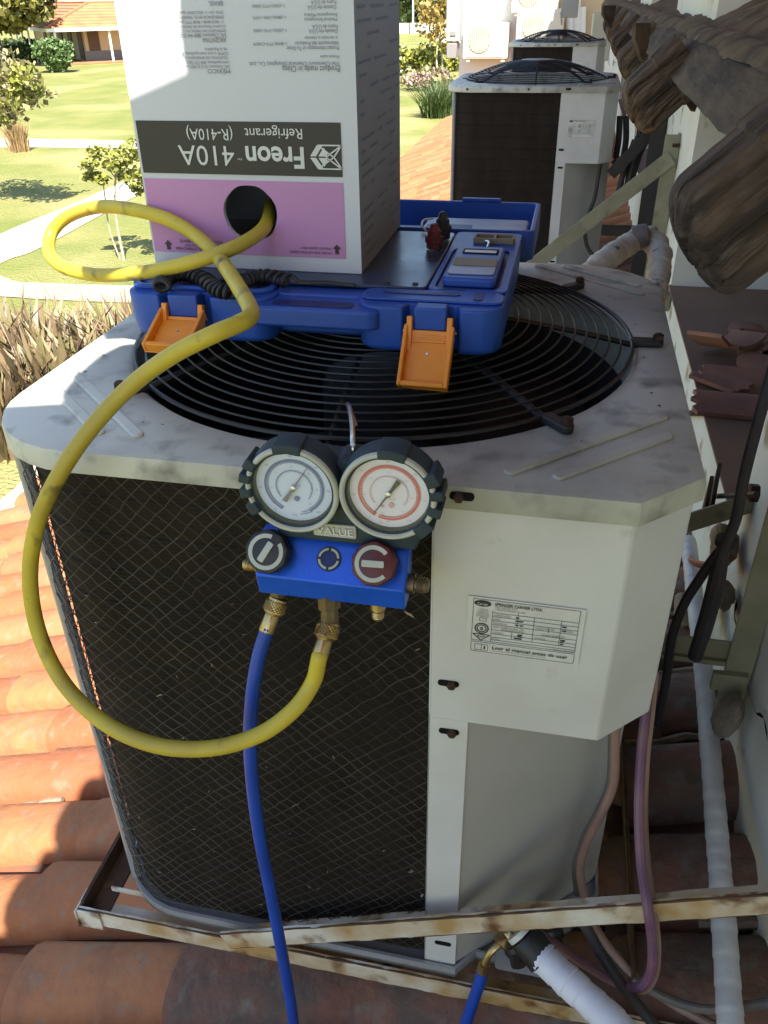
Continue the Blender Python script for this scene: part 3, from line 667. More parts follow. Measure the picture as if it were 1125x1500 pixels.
angle_bar((.806, 2.26, -.62), (.806, 2.26, -.05), (0, 1, 0), (-1, 0, 0), .045, .006, 'wall_post', 'khaki_steel', br2)
a_ = PY(770, 410, 2.25); b_ = PY(990, 240, 2.25); angle_bar(a_, b_, (-.5, 0, 1), (0, 1, 0), .045, .005, 'strut', 'khaki_steel', br2)
m = MB(); p = PY(972, 448, 1.9); m.box(p.x-.01, .806, 1.88, 1.93, p.z-.01, p.z+.035); m.build('stub', 'khaki_steel', br2, bev=.002)
MB().tube([PY(985, 213, 2.24), PY(996, 213, 2.24)], .006, 6).build('bolt', 'rust_screw', br2)
br3 = thing('wall_bracket', 'black steel bracket with a diagonal strut against the white pier', 'bracket', (.8, 2.85, -.4), 'wall brackets')
angle_bar((.804, 2.74, -.70), (.804, 2.74, .10), (0, 1, 0), (-1, 0, 0), .05, .006, 'wall_post', 'black_steel', br3)
a_ = PY(900, 262, 2.78); b_ = PY(978, 182, 2.78); angle_bar(a_, b_, (-.5, 0, 1), (0, 1, 0), .04, .006, 'strut', 'black_steel', br3)
for px, py in ((980, 174), (950, 316)): MB().tube([PY(px-10, py, 2.76), PY(px+2, py, 2.76)], .006, 6).build('bolt', 'rust_screw', br3)
a_ = PY(880, 345, 2.8); angle_bar(a_, a_+V((.35, 0, 0)), (0, 0, 1), (0, 1, 0), .04, .006, 'arm', 'black_steel', br3)
# ================================================================== PIPES AND CABLES BY THE WALL
def hose(name, pts, r, mat, label, cat, n=10, sm=7, parent=None, group=None):
    m = MB().tube(pts, r, n, sm)
    return m.build(name, mat, parent) if parent else one(m, name, mat, label, cat, group)
wp = [PX(1008, 792, .765), PX(1013, 830, .765), PX(1018, 880, .765), PX(1028, 960, .765)]+[PR(px, py, .045) for px, py in ((1036, 1050), (1043, 1130), (1050, 1220), (1058, 1320), (1066, 1440), (1074, 1560))]
hose('insulated_pipe', wp, lambda t: .0132*(1+.085*((t*30+.35*math.sin(t*17)) % 1)+.02*math.sin(t*41)), 'pipe_wrap', 'white wrapped pipe running down the tiles beside the wall', 'pipe', 14, 26)
m = MB(); 
sl_ = [PY(768, 1372, .0), PY(788, 1396, -.01), PY(826, 1432, -.03), PY(868, 1470, -.05), PY(930, 1530, -.08)]
wpip = thing('suction_pipe', 'fresh white wrapped pipe with black tape at the valves, bottom right', 'pipe', sl_[0])
MB().tube([sl_[0].lerp(sl_[1], .45)]+sl_[1:], lambda t: (.0128 if t < .03 else .0162)*(1+.07*((t*9) % 1)+.03*math.sin(t*23+1)), 16, 22).build('insulation', 'wrap_fresh', wpip)
d0 = (sl_[1]-sl_[0]).normalized(); MB().lathe([(.010, -.006), (.0165, -.005), (.0165, .001), (.010, .001)], axisT(sl_[0]-d0*.004, d0), 20).build('end_ring', 'label_white', wpip)
MB().lathe([(.0165, 0), (.0180, .002), (.0184, .012), (.0180, .02), (.0187, .03), (.017, .031)], axisT(sl_[0]-d0*.001, d0), 18).build('black_tape', 'black_rubber', wpip)
MB().tube([sl_[0]-d0*.022, sl_[0]+d0*.01], .009, 12).build('copper_end', 'brass_dull', wpip)
vb = thing('service_valve', 'dark service valves under the grey panel of the front air conditioner', 'valve', PY(740, 1360, .03))
q = PY(752, 1376, .035); MB().lathe([(.004, -.02), (.013, -.018), (.013, .016), (.009, .02), (.009, .03)], axisT(q, (.3, -1, -.1)), 8).build('valve_body', 'black_steel', vb)
q = PY(806, 1352, .06); MB().lathe([(.004, -.02), (.013, -.018), (.013, .016), (.009, .02), (.009, .03)], axisT(q, (.3, -1, -.1)), 8).build('valve_body', 'black_steel', vb)
q = PY(762, 1398, .03); MB().prism(rrect(-.028, .028, -.02, .02, .004), frame(q, (1, 0, .0), (0, .9, .4), (0, -.4, .9)), -.002, .002).build('valve_plate', 'post_metal', vb)
hose('pink_pipe', [PY(903, 1040, .12), PY(901, 1090, .12), PY(899, 1145, .115), PY(884, 1185, .11), PY(862, 1228, .105), PY(850, 1265, .10), PY(853, 1300, .09), PY(866, 1345, .08), PY(890, 1385, .07), PY(930, 1430, .05), PY(985, 1470, .02), PY(1060, 1510, 0)], .0052, 'pipe_pink', 'pinkish cable snaking down beside the grey service panel', 'cable')
hose('teal_pipe', [PY(897, 1060, .125), PY(893, 1145, .122), PY(876, 1188, .117), PY(856, 1226, .112), PY(843, 1268, .107), PY(846, 1310, .10)], .0042, 'pipe_teal', 'grey green pipe lying against the pinkish cable', 'pipe')
hose('purple_cable', [PY(952, 985, .12), PY(946, 1045, .10), PY(940, 1100, .08), PY(936, 1180, .05), PY(939, 1260, .015), PY(949, 1330, -.025), PY(956, 1385, -.03), PY(953, 1425, -.03), PY(936, 1446, -.025), PY(905, 1440, -.01), PY(860, 1415, .0), PY(815, 1385, .02), PY(780, 1360, .04)], .0052, 'cable_purple', 'purple cable looping down in front of the strut', 'cable')
hose('copper_pipe', [PY(960, 985, .13), PY(954, 1045, .11), PY(947, 1110, .09), PY(944, 1190, .06), PY(948, 1265, .024), PY(958, 1335, -.016), PY(963, 1390, -.021), PY(958, 1432, -.02), PY(938, 1452, -.015), PY(900, 1434, .01), PY(850, 1408, .02)], .0038, 'pipe_pink', 'thin pale pipe running along the purple cable', 'pipe')
hose('black_cable', [PY(838, 1330, .02), PY(858, 1358, .01), PY(885, 1405, .0), PY(918, 1452, -.02), PY(965, 1510, -.04)], .006, 'cable_dark', 'black cable going down to the right past the white wrapped pipe', 'cable')
hose('grey_cable', [PR(930, 1436, .02), PR(975, 1462, .02), PR(1030, 1478, .02), PR(1090, 1474, .02), PR(1140, 1466, .02)], .005, 'pipe_teal', 'grey cable lying on the dark tiles at bottom right', 'cable')
hose('thick_cable', [PY(1150, 480, .30), PY(1118, 590, .30), PY(1092, 690, .30), PY(1078, 760, .30), PY(1062, 800, .31), PY(1050, 850, .32), PY(1036, 905, .33), PY(1018, 962, .34)], lambda t: .0062+.0042*max(0, min(1, (t-.55)*6))*(1 if t < .93 else .8), 'cable_dark', 'thick dark cable hanging in front of the cracked wall', 'cable')
hose('dark_cable', [PY(1068, 792, .325), PY(1048, 815, .33), PY(1025, 848, .34), PY(1002, 885, .35), PY(984, 935, .36), PY(975, 1000, .37), PY(962, 1060, .37)], .0062, 'cable_dark', 'dark cable branching left behind the control box', 'cable')
MB_ = MB(); c_ = PY(1064, 793, .318); MB_.lathe([(.0125, -.004), (.0125, .004)], axisT(c_, PY(1050, 850, .32)-c_), 14); one(MB_, 'cable_tie', 'black_rubber', 'black tie holding the dark cables together by the wall', 'cable tie')
hose('copper_tube', [PX(1003, 812, .77), PX(1018, 824, .76), PX(1040, 829, .76), PX(1060, 824, .77), PX(1074, 815, .80)], .006, 'copper', 'short bent copper tube behind the dark cables', 'pipe')
cl = thing('pipe_clamp', 'black steel clamp with a threaded rod above the white pipe', 'clamp', PX(1045, 725, .78))
MB().prism([(-.012, -.03), (.012, -.03), (.004, .05)], frame(PX(1046, 722, .76), (0, 1, 0), (0, 0, 1), (1, 0, 0)), -.003, .003).build('blade', 'black_steel', cl)
MB().prism([(-.010, -.03), (.010, -.03), (.002, .036)], frame(PX(1037, 728, .75), (0, 1, 0), (0, 0, 1), (1, 0, 0)), -.003, .003).build('blade', 'black_steel', cl)
MB().tube([PX(1050, 727, .77), PX(1108, 724, .78)], .0042, 8).build('rod', 'black_steel', cl)
MB().lathe([(.013, -.006), (.013, .006)], axisT(PX(1104, 722, .785), (1, 0, 0)), 6).build('nut', 'rust_screw', cl)
hose('anchor_bolt', [PX(1006, 605, .80), PX(1024, 605, .80)], .006, 'rust_screw', 'small rusty bolt sticking out of the white wall edge', 'bolt', sm=0)
hose('wrapped_pipe', [PY(862, 402, 1.15), PY(888, 380, 1.2), PY(915, 362, 1.3), PY(938, 348, 1.35), PY(955, 351, 1.35), PY(966, 370, 1.3), PY(965, 400, 1.22), PY(958, 435, 1.15), PY(950, 470, 1.1)], lambda t: .022*(1+.16*((t*11+.3*math.sin(t*9)) % 1)+.07*math.sin(t*67+2)), 'pipe_wrap_old', 'tattered cream wrapped pipe bend behind the front air conditioner', 'pipe', 12, 18)
for i, (c_, r_) in enumerate(((PY(938, 347, 1.33), .024),)):
    one(MB().lathe([(.01, -.02), (r_, -.015), (r_*1.08, 0), (r_, .015), (.01, .02)], axisT(c_, (1, 0, .25)), 14), 'pipe_collar', 'pipe_teal', 'grey green collar on the tattered pipe bend', 'collar')
hose('unit_cable', [PY(880, 238, 2.82), PY(876, 262, 2.82), PY(871, 290, 2.82), PY(862, 315, 2.82), PY(857, 340, 2.82), PY(862, 365, 2.82), PY(880, 384, 2.8)], .0075, 'cable_dark', 'black cable hanging down the side of the second air conditioner', 'cable')
lp = [[(930, 205), (916, 245), (905, 285), (902, 295), (908, 295), (918, 275), (928, 240), (938, 205)], [(935, 200), (925, 240), (917, 278), (914, 288), (921, 280), (931, 245), (942, 215), (960, 190)], [(898, 235), (910, 245), (928, 238), (940, 215), (955, 200)], [(908, 170), (906, 205), (902, 232)], [(917, 170), (917, 205), (912, 235)], [(940, 172), (936, 200), (928, 225), (915, 245)]]
nm = ['longest black cable loop hanging beside the second air conditioner', 'inner black cable loop beside the second air conditioner', 'black cable running across the hanging loops', 'black cable dropping close to the second control box', 'black cable dropping just right of another by the second control box', 'slanting black cable rising to the black bracket']
for k, l_ in enumerate(lp): hose('hanging_cable', [PY(x, y, 2.86+.01*k) for x, y in l_], .011, 'cable_dark', nm[k], 'cable', group='cables by the second air conditioner')
# ---- rubble
def lump(name, c, r, mat, label, cat, sq=(1, 1, 1), rot=0):
    bm = bmesh.new(); bmesh.ops.create_icosphere(bm, subdivisions=3, radius=1)
    for v in bm.verts:
        k = 1+.35*fnoise(v.co+V(c), 1.1)+.14*fnoise(v.co+V(c), 3); v.co = Matrix.Rotation(rot, 3, 'Y') @ V((v.co.x*sq[0]*r*k, v.co.y*sq[1]*r*k, v.co.z*sq[2]*r*k)); v.co += V(c)
    me = bpy.data.meshes.new(name); bm.to_mesh(me); bm.free(); me.materials.append(MATS[mat]); return tag(link(name, me), label, cat)
lump('rock', PX(1068, 1050, .775)+V((0, 0, 0)), .027, 'rock', 'jagged grey brown stone wedged at the foot of the wall', 'stone', (.55, 1.0, 1.15), .5)
lump('rubble', PX(1062, 800, .785), .03, 'mortar', 'crumbled plaster lump behind the dark cables', 'rubble', (.7, 1.2, 1))
lump('rubble', PX(1005, 895, .77), .03, 'mortar', 'pale rubble lump behind the dark branching cable', 'rubble', (.7, 1.1, .9))
lump('rubble', PX(1062, 873, .79), .022, 'mortar', 'small plaster lump beside the crack in the wall', 'rubble', (.7, 1.2, 1))
def shard(px, py, up, rot, L, w, curve, label, k):
    c = PZ(px, py, -.405+up*.7); L *= .7; w *= .7; px += 14; m = MB(); n = 9; T = Matrix.Translation(c) @ Euler(rot).to_matrix().to_4x4()
    for s_ in (0, .009):
        for i in range(n):
            a = -curve/2+curve*i/(n-1); r_ = w/curve
            for j in (0, 1): m.v.append(T @ V((r_*math.sin(a), (j-.5)*L*(1+.25*fnoise((i*.9, j*3+k, s_), 1)), r_*(1-math.cos(a))+s_)))
    N2 = 2*n
    for i in range(n-1):
        a = 2*i; m.f += [(a, a+1, a+3, a+2), (N2+a, N2+a+2, N2+a+3, N2+a+1), (a, a+2, N2+a+2, N2+a), (a+1, N2+a+1, N2+a+3, a+3)]
    m.f += [(0, N2, N2+1, 1), (N2-2, N2-1, 2*N2-1, 2*N2-2)]
    one(m, 'broken_tile', 'broken_tile', label, 'tile', 'broken tiles on the red sill')
shard(1062, 510, .03, (-.25, .1, .5), .17, .20, 1.7, 'broken tile piece lying hollow side up, orange edge forward', 1)
shard(1080, 545, .02, (.1, 2.9, 1.3), .22, .16, 1.6, 'broken tile overlapping others, curved side up', 2)
shard(1117, 535, .04, (.1, 2.6, 1.1), .16, .14, 1.5, 'broken tile at the right edge leaning on the pile', 3)
shard(1078, 582, .035, (.0, 3.1, 1.52), .22, .15, 1.1, 'front broken tile of the pile, smooth and brown', 4)
shard(1055, 563, .006, (.0, .0, .8), .16, .10, .5, 'flat broken tile under the pile with a chipped left corner', 5)
shard(1093, 476, .01, (.1, 3.1, 0), .10, .13, .8, 'small orange tile chip behind the pile', 6)
shard(1040, 548, .008, (.0, 3.1, .4), .09, .08, .6, 'small tile fragment at the left of the pile', 8)
shard(1112, 590, .02, (.1, 2.9, 1.2), .18, .14, 1.2, 'brown broken tile at the lower right of the pile', 9)
shard(1105, 505, .03, (.5, 2.9, .6), .20, .18, 1.4, 'grey broken tile behind the pile', 7)
# ================================================================== BLUE SCALE CASE
cs = thing('tool_case', 'open blue plastic refrigerant scale case lying on the front fan guard', 'tool case', (.27, .3, .036))
CX0, CX1, CY0, CY1, Z0, ZT = .089, .449, .168, .440, .0365, .082
def notch(x0, x1, y, d): return [(x0, y), (x0+.004, y+d), (x1-.004, y+d), (x1, y)]
def ring(m, po, pi, z0, z1):
    n = len(po); vs = [(x, y, z) for q, z in ((po, z0), (po, z1), (pi, z1), (pi, z0)) for x, y in q]
    m.add(vs, [(r_*n+i, r_*n+(i+1) % n, ((r_+1) % 4)*n+(i+1) % n, ((r_+1) % 4)*n+i) for r_ in range(4) for i in range(n)])
LX = PY(270, 445, CY0).x; RX = PY(631, 460, CY0).x
def block(x0, x1, y0, y1, z0, z1, nx=None, r=.022):
    po = rrect(x0, x1, y0, y1, r, 6)
    if nx is not None: po = po[:21] + [po[21]] + po[22:] ; po = po[:-1]+[po[-1]]+notch(nx-.026, nx+.026, y0, .014)
    m = MB(); n = len(po); cx, cy = (x0+x1)/2, (y0+y1)/2; lv = ((z0, .955), (z0+.004, .985), (z0+.02, .995), (z1, 1))
    for z, k in lv:
        for x, y in po: m.v.append(V((cx+(x-cx)*k, cy+(y-cy)*k, z)))
    for j in range(len(lv)-1):
        for i in range(n): m.f.append((j*n+i, j*n+(i+1) % n, (j+1)*n+(i+1) % n, (j+1)*n+i))
    m.f += [tuple(range(n))[::-1], tuple((len(lv)-1)*n+i for i in range(n))]
    return m
block(CX0, .236, CY0, CY1-.002, Z0, .0795, LX).build('front_corner', 'blue_case', cs, bev=.0018, seg=3)
block(.316, CX1, CY0, CY1-.002, Z0, .0795, RX).build('front_corner', 'blue_case', cs, bev=.0018, seg=3)
block(.220, .332, .196, CY1-.004, Z0+.002, .0785).build('middle_body', 'blue_case', cs, bev=.0018)
m = MB(); m.prism(rrect(.212, .340, .160, .215, .012, 5), I4, .058, .0765); m.build('carry_handle', 'blue_case', cs, bev=.003, seg=3)
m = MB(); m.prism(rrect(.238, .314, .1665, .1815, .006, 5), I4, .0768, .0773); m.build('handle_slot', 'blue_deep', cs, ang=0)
# deck: left rim and cable trough, plate, right deck with slots
m = MB(); ring(m, rrect(CX0, .232, CY0+.0165, CY1, .014, 5), rrect(CX0+.006, .226, CY0+.0225, CY1-.006, .010, 5), .0790, ZT+.002); m.build('tray_rim', 'blue_case', cs, bev=.0015)
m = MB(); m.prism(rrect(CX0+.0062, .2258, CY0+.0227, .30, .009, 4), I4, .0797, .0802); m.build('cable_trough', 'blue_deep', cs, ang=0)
m = MB(); m.prism(rrect(.100, .3735, .2165, .430, .006, 3), I4, .0800, .0835); pl = m.build('scale_plate', 'scale_plate', cs, bev=.0012)
for x, y in ((.362, .226), (.335, .226), (.366, .415)): MB().lathe([(.003, .0836), (.0028, .0846), (.001, .085)], Matrix.Translation((x, y, 0)), 10).build('plate_screw', 'black_rubber', pl)
m = MB(); m.prism(rrect(.318, CX1-.001, CY0+.0165, .2155, .010, 4), I4, .0797, ZT); m.build('front_deck', 'blue_case', cs, bev=.0014, seg=2)
m = MB(); ring(m, rrect(.3745, CX1-.0005, .2160, CY1, .008, 5), rrect(.3810, .4405, .2235, .366, .008, 5), .0797, ZT+.0005); m.build('side_deck', 'blue_case', cs, bev=.0012)
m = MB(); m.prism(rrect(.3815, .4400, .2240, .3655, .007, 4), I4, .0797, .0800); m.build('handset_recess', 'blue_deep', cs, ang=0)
m = MB(); m.prism(rrect(.376, .4475, .3665, .4385, .004, 3), I4, .0797, ZT+.0003); m.build('rear_deck', 'blue_case', cs, bev=.001)
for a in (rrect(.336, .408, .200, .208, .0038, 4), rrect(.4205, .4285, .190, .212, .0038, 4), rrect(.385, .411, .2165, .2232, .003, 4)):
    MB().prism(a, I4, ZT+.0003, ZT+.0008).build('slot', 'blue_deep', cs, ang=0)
m = MB(); m.prism(rrect(.386, .4365, .231, .350, .006, 4), I4, .0802, .0895); hs = m.build('handset', 'blue_case', cs, bev=.0025, seg=3)
m = MB(); m.prism(rrect(.3895, .4335, .2435, .300, .004, 3), I4, .0897, .0905); m.build('keypad', 'case_panel', hs, bev=.0003)
m = MB(); m.prism(rrect(.3905, .4330, .270, .2975, .002, 3), I4, .0907, .0911); m.build('display', 'grille', hs, ang=0)
m = MB(); m.prism(rrect(.3945, .4310, .318, .337, .002, 3), I4, .0897, .0900); m.build('window', 'dark_hole', hs, ang=0)
m = MB(); m.prism(rrect(.3965, .4290, .3215, .3300, .001, 2), I4, .0902, .0906); m.build('window_print', 'label_white', hs, ang=0)
for k in range(5): MB().tube([(.403+.0045*k, .357+(.001 if k % 2 else 0), ZT+.0012), (.4045+.0045*k, .357, ZT+.0012)], .0011, 6).build('pin', 'label_white' if k % 2 else 'silver', cs)
m = MB(); ring(m, rrect(.398, .4425, .388, .410, .002, 2), rrect(.4005, .440, .391, .407, .001, 2), ZT+.0005, ZT+.0065); m.box(.4195, .4225, .391, .407, ZT+.0005, ZT+.0065); bh = m.build('battery_holder', 'grille', cs, bev=.0004)
MB().box(.401, .419, .3915, .4065, ZT+.0006, ZT+.003).build('red_contact', 'maroon', bh); MB().box(.4228, .4396, .3915, .4065, ZT+.0006, ZT+.0015).build('holder_floor', 'dark_hole', bh)
MB().tube([(.412, .385, ZT+.004), (.4165, .376, ZT+.005), (.416, .366, ZT+.002)], .0016, 6, 5).build('wire', 'silver', cs)
# lid, opened flat behind
lid = MB(); LX0, LX1, LY0, LY1 = .098, .462, .447, .603
ring(lid, rrect(LX0, LX1, LY0, LY1, .010, 4), rrect(LX0+.006, LX1-.006, LY0+.005, LY1-.006, .007, 4), .050, .0835); lid.prism(rrect(LX0+.002, LX1-.002, LY0+.002, LY1-.002, .010, 4), I4, .0495, .052)
lo = lid.build('lid', 'blue_case', cs, bev=.0015)
MB().prism(rrect(.325, .452, .462, .540, .008, 4), I4, .0521, .0755).build('lid_panel', 'case_panel', lo, bev=.003, seg=3)
MB().prism(rrect(.110, .320, .470, .535, .006, 4), I4, .0521, .066).build('lid_panel', 'case_panel', lo, bev=.003, seg=3)
MB().prism(rrect(.330, .385, .470, .500, .004, 3), I4, .0757, .0765).build('lid_recess', 'blue_deep', lo, ang=0)
for x in (.16, .36): MB().box(x, x+.05, LY1-.0075, LY1-.0003, .0836, .088).build('lid_lug', 'blue_case', lo, bev=.001)
m = MB(); [m.tube([(x, .4435, .074), (x+.05, .4435, .074)], .0045, 10) for x in (.12, .39)]; m.build('hinge', 'blue_case', cs)
# orange latches
def latch(x, tip, label):
    la = MB(); y = CY0+.011
    tab = MB().box(x-.0145, x+.0145, CY0-.004, CY0+.012, .061, .0815).build('latch_tab', 'blue_case', cs, bev=.0015)
    A = V((x, y-.013, .0655)); d = (V((tip[0]-x, tip[1]-A.y, tip[2]-A.z)))
    T1 = frame((x, CY0-.006, .064), (1, 0, 0), (0, -.28, -.96), (0, -.96, .28)); q = MB(); q.box(-.0195, .0195, .002, .026, -.0035, 0, T1); q.box(-.0205, -.0155, -.010, .026, -.004, .003, T1); q.box(.0155, .0205, -.010, .026, -.004, .003, T1)
    hk = q.build('latch_hook', 'orange_plastic', cs, bev=.0008)
    if label: tag(hk, label)
    for k in range(5): MB().box(-.0145, .0145, .006+.0042*k, .0082+.0042*k, .0, .0012, T1).build('grip_ridge', 'orange_plastic', hk, bev=.0004)
    h = d.length; ydir = d.normalized(); xd = (V((1, 0, 0))-ydir*ydir.x).normalized(); zd = xd.cross(ydir); zd = zd if zd.y < 0 else -zd
    T2 = frame(A+ydir*.008, xd, ydir, zd); w = .0225; q = MB(); h -= .008
    q.box(-w, w, 0, h, -.005, -.003, T2); q.box(-w, -w+.0035, -.006, h, -.003, .006, T2); q.box(w-.0035, w, -.006, h, -.003, .006, T2); q.box(-w+.0035, w-.0035, h-.0045, h, -.003, .006, T2)
    fl = q.build('latch_flap', 'orange_plastic', cs, bev=.001)
    MB().lathe([(.0016, 0), (.0012, .0008)], T2 @ Matrix.Translation((0, h*.35, -.0029)), 8).build('pin', 'silver', fl)
    MB().tube([(x-.024, CY0-.005, .060), (x+.024, CY0-.005, .060)], .0014, 6).build('latch_pin', 'silver', cs)
latch(RX, PY(618, 569, .128), None); latch(LX, PY(243, 513, .118), None)
# fittings standing on the plate
def fitting(px, py, mat, h, label):
    c = PZ(px, py, .084); one(MB().lathe([(.0085, 0), (.0085, .006*h), (.010, .007*h), (.010, .014*h), (.0075, .016*h), (.0075, .021*h), (.0055, .023*h), (.004, .029*h), (.002, .03*h)], Matrix.Translation(c+V((0, 0, .0008))), 8), 'hose_adapter', mat, label, 'fitting', 'adapters on the scale')
fitting(636, 364, 'maroon', .85, 'red brown adapter standing on the scale plate'); fitting(648, 350, 'black_rubber', .95, 'black adapter standing behind the red brown one on the scale')
hose('thin_wire', [PZ(624, 338, .086), PZ(618, 330, .09), PZ(622, 322, .09), PZ(634, 320, .088)], .0012, 'label_white', 'thin white wire beside the adapters on the scale', 'wire')
# coiled cord
pts = smooth_path([PZ(x, y, .0885) for x, y in ((236, 420), (244, 407), (272, 401), (298, 409), (320, 424), (338, 426), (356, 412), (385, 405), (422, 411))], 30); hel = []
for i, p in enumerate(pts):
    t = (pts[min(i+1, len(pts)-1)]-pts[max(i-1, 0)]).normalized(); s_ = t.cross(V((0, 0, 1))).normalized(); n2 = s_.cross(t); 
    for k in range(5): a = (i+k/5)*2*math.pi/8.2; q = pts[min(i+1, len(pts)-1)]; hel.append(p.lerp(q, k/5)+s_*(.0070*math.cos(a))+n2*(.0055*math.sin(a)))
hel += [PZ(440, 414, .086), PZ(480, 414, .085), PZ(520, 418, .085)]
one(MB().tube(hel, .0021, 6), 'coiled_cord', 'black_rubber', 'black coiled cord in the tray of the blue case', 'cord')
# ================================================================== REFRIGERANT BOX
BX0, BX1, BY0, BY1, BZ0, BZ1 = .0875, .3045, .250, .452, .0842, .49
bxo = thing('cardboard_box', 'upside down white and pink refrigerant carton standing on the blue case', 'box', ((BX0+BX1)/2, (BY0+BY1)/2, BZ0), None)
HC = PY(367, 313, BY0); HR = .0272
def holed(x0, x1, z0, z1, y, mat, name, parent, depth=0):
    m = MB(); rect = [(x0, z0), (x1, z0), (x1, z1), (x0, z1)]; c = (HC.x, HC.z)
    angs = sorted([2*math.pi*k/48 for k in range(48)]+[math.atan2(b-c[1], a-c[0]) % (2*math.pi) for a, b in rect]); n = len(angs)
    for a in angs:
        p = ray_hit(rect, c, a); m.v += [V((p.x, y, p.y)), V((c[0]+HR*math.cos(a)*(1+.012*math.sin(5*a)), y, c[1]+HR*math.sin(a)*(.97+.012*math.sin(7*a))))]
        if depth: q = m.v[-1]; m.v.append(V((q.x, y+depth, q.z)))
    k = 3 if depth else 2
    for i in range(n):
        for j in range(k-1): m.f.append((i*k+j, ((i+1) % n)*k+j, ((i+1) % n)*k+j+1, i*k+j+1))
    return m.build(name, mat, parent, ang=20)
holed(BX0, BX1, BZ0, BZ1, BY0, 'box_white', 'front_panel', bxo, .005)
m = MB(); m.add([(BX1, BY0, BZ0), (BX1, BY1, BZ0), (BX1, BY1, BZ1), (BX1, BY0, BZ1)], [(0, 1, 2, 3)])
sp = m.build('side_panel', 'box_side', bxo, ang=0); tag(sp, 'greyish brown side of the carton with fine print')  # right panel is a darker greyish brown than the left one
MB().add([(BX0, BY0, BZ0), (BX0, BY1, BZ0), (BX0, BY1, BZ1), (BX0, BY0, BZ1)], [(0, 1, 2, 3)]).build('side_panel', 'box_white', bxo, ang=0)
MB().add([(BX0, BY1, BZ0), (BX1, BY1, BZ0), (BX1, BY1, BZ1), (BX0, BY1, BZ1)], [(0, 1, 2, 3)]).build('back_panel', 'box_white', bxo, ang=0)
MB().box(BX0, BX1, BY0, BY1, BZ1, BZ1+.004).build('top_flap', 'box_white', bxo); MB().box(BX0+.001, BX1-.001, BY0+.001, BY1-.001, BZ0-.0012, BZ0+.002).build('bottom_flap', 'box_white', bxo)
p0, p1 = PY(213, 264, BY0), PY(507, 379, BY0)
pk = holed(p0.x-.001, p1.x, p1.z, p0.z+.002, BY0-.0007, 'box_pink', 'pink_print', bxo)
m = MB(); q0, q1 = PY(204, 178, BY0), PY(502, 261, BY0); bz0, bz1 = q1.z+.001, q0.z+.001
m.add([(q0.x-.0035, BY0-.0007, bz0), (q1.x, BY0-.0007, bz0), (q1.x, BY0-.0007, bz1), (q0.x-.0035, BY0-.0007, bz1)], [(0, 1, 2, 3)]); bk = m.build('black_print', 'box_black', bxo, ang=0)
def btx(s, x0, x1, y0, y1, mat='ink_soft', parent=None, bold=0):
    a, b = PY(x0, (y0+y1)/2, BY0), PY(x1, (y0+y1)/2, BY0); zz = abs(PY(x0, y0, BY0).z-PY(x0, y1, BY0).z); c = (a+b)/2; zc = c.z
    text(s, frame((c.x, BY0-.0014, zc), (-1, 0, 0), (0, 0, -1), (0, -1, 0)), (b.x-a.x), zz, mat, parent or bxo, bold=bold)
btx('Freon', 361, 446, 214, 246, 'label_white', bk, .022); btx('TM', 349, 356, 231, 234, 'label_white', bk); btx('410A', 263, 344, 213, 242, 'label_white', bk); btx('Refrigerant', 359, 443, 183, 203, 'label_white', bk); btx('(R-410A)', 274, 341, 183, 205, 'label_white', bk)
for s, x0, x1, y, h in (('MÉXICO', 305, 338, 105, 8), ('SAC Chemours: 55 5125 4907 en la CDMX y área', 242, 337, 97, 6), ('metropolitana, 800 737 5623 del interior de la República.', 213, 336, 91, 6), ('TELÉFONO DE EMERGENCIA: (SETIQ) 55 5559 1588 en la', 213, 335, 84.5, 6), ('CDMX y área metropolitana, 800 002 1400 del interior', 216, 335, 78, 6), ('de la República.', 300, 333, 71.5, 6),
                        ('ARGENTINA', 297, 332, 58.5, 7), ('SAC Chemours: 0800 444 5304', 264, 332, 52, 6), ('EMERGENCIAS MÉDICAS: (OQUIME) 54 11 4552 8747', 211, 331, 45.5, 6), ('(Centro Nacional de Intoxicaciones) 0 800 333 0160', 211, 331, 39, 6), ('11 4654 6648 / 4658 7777 desde el exterior Argentina', 211, 328, 32, 6), ('EMERGENCIA EN EL TRANSPORTE: (OQUIME) 0 800 222', 209, 328, 25, 6), ('2933 (54 11 4552 8747 desde el exterior Argentina)', 209, 328, 18, 6), ('BRASIL', 306, 327, 5, 7),
                        ('Product made in China', 414, 498, 101, 9), ('The Chemours Chemical (Shanghai) Co., Ltd.', 365, 498, 92.5, 8), ('Freon.com', 470, 497, 83, 5), ('Product Information or To Order', 420, 497, 70.5, 6), ('Información del Producto', 433, 496, 63.5, 6), ('1-(844)-773-CHEM', 372, 421, 63.5, 6), ('o servicio a clientes', 447, 495, 55.5, 5),
                        ('Outside the U.S.A.', 452, 495, 46, 6), ('1-(302)-773-1000', 372, 420, 44, 6), ('Fuera de U.S.A.', 457, 495, 39, 6), ('Medical Emergency', 446, 494, 28, 6.5), ('1-(866)-595-1473', 371, 419, 25, 6), ('Emergencia Médica', 446, 494, 21, 6.5), ('Outside the U.S.A.', 450, 493, 11, 6), ('1-(302)-773-2000', 370, 417, 8, 6), ('Fuera de U.S.A.', 455, 493, 3.5, 6)):
    btx(s, x0, x1, y-h/2, y+h/2)
for s, x0, x1, y, h in (('OTHER END UP FOR LIQUID.', 424, 487, 369, 4.2), ('UNLOAD LIQUID ONLY', 441, 486, 363, 4.2), ('VOLTEE EL EXTREMO PARA', 258, 312, 364, 4.2), ('DESCARGA DE LIQUIDO', 272, 315, 359, 4.2), ('DESCARGUE SOLAMENTE', 264, 326, 353.5, 4.2)): btx(s, x0, x1, y-h/2, y+h/2, 'box_black', pk)
m = MB()
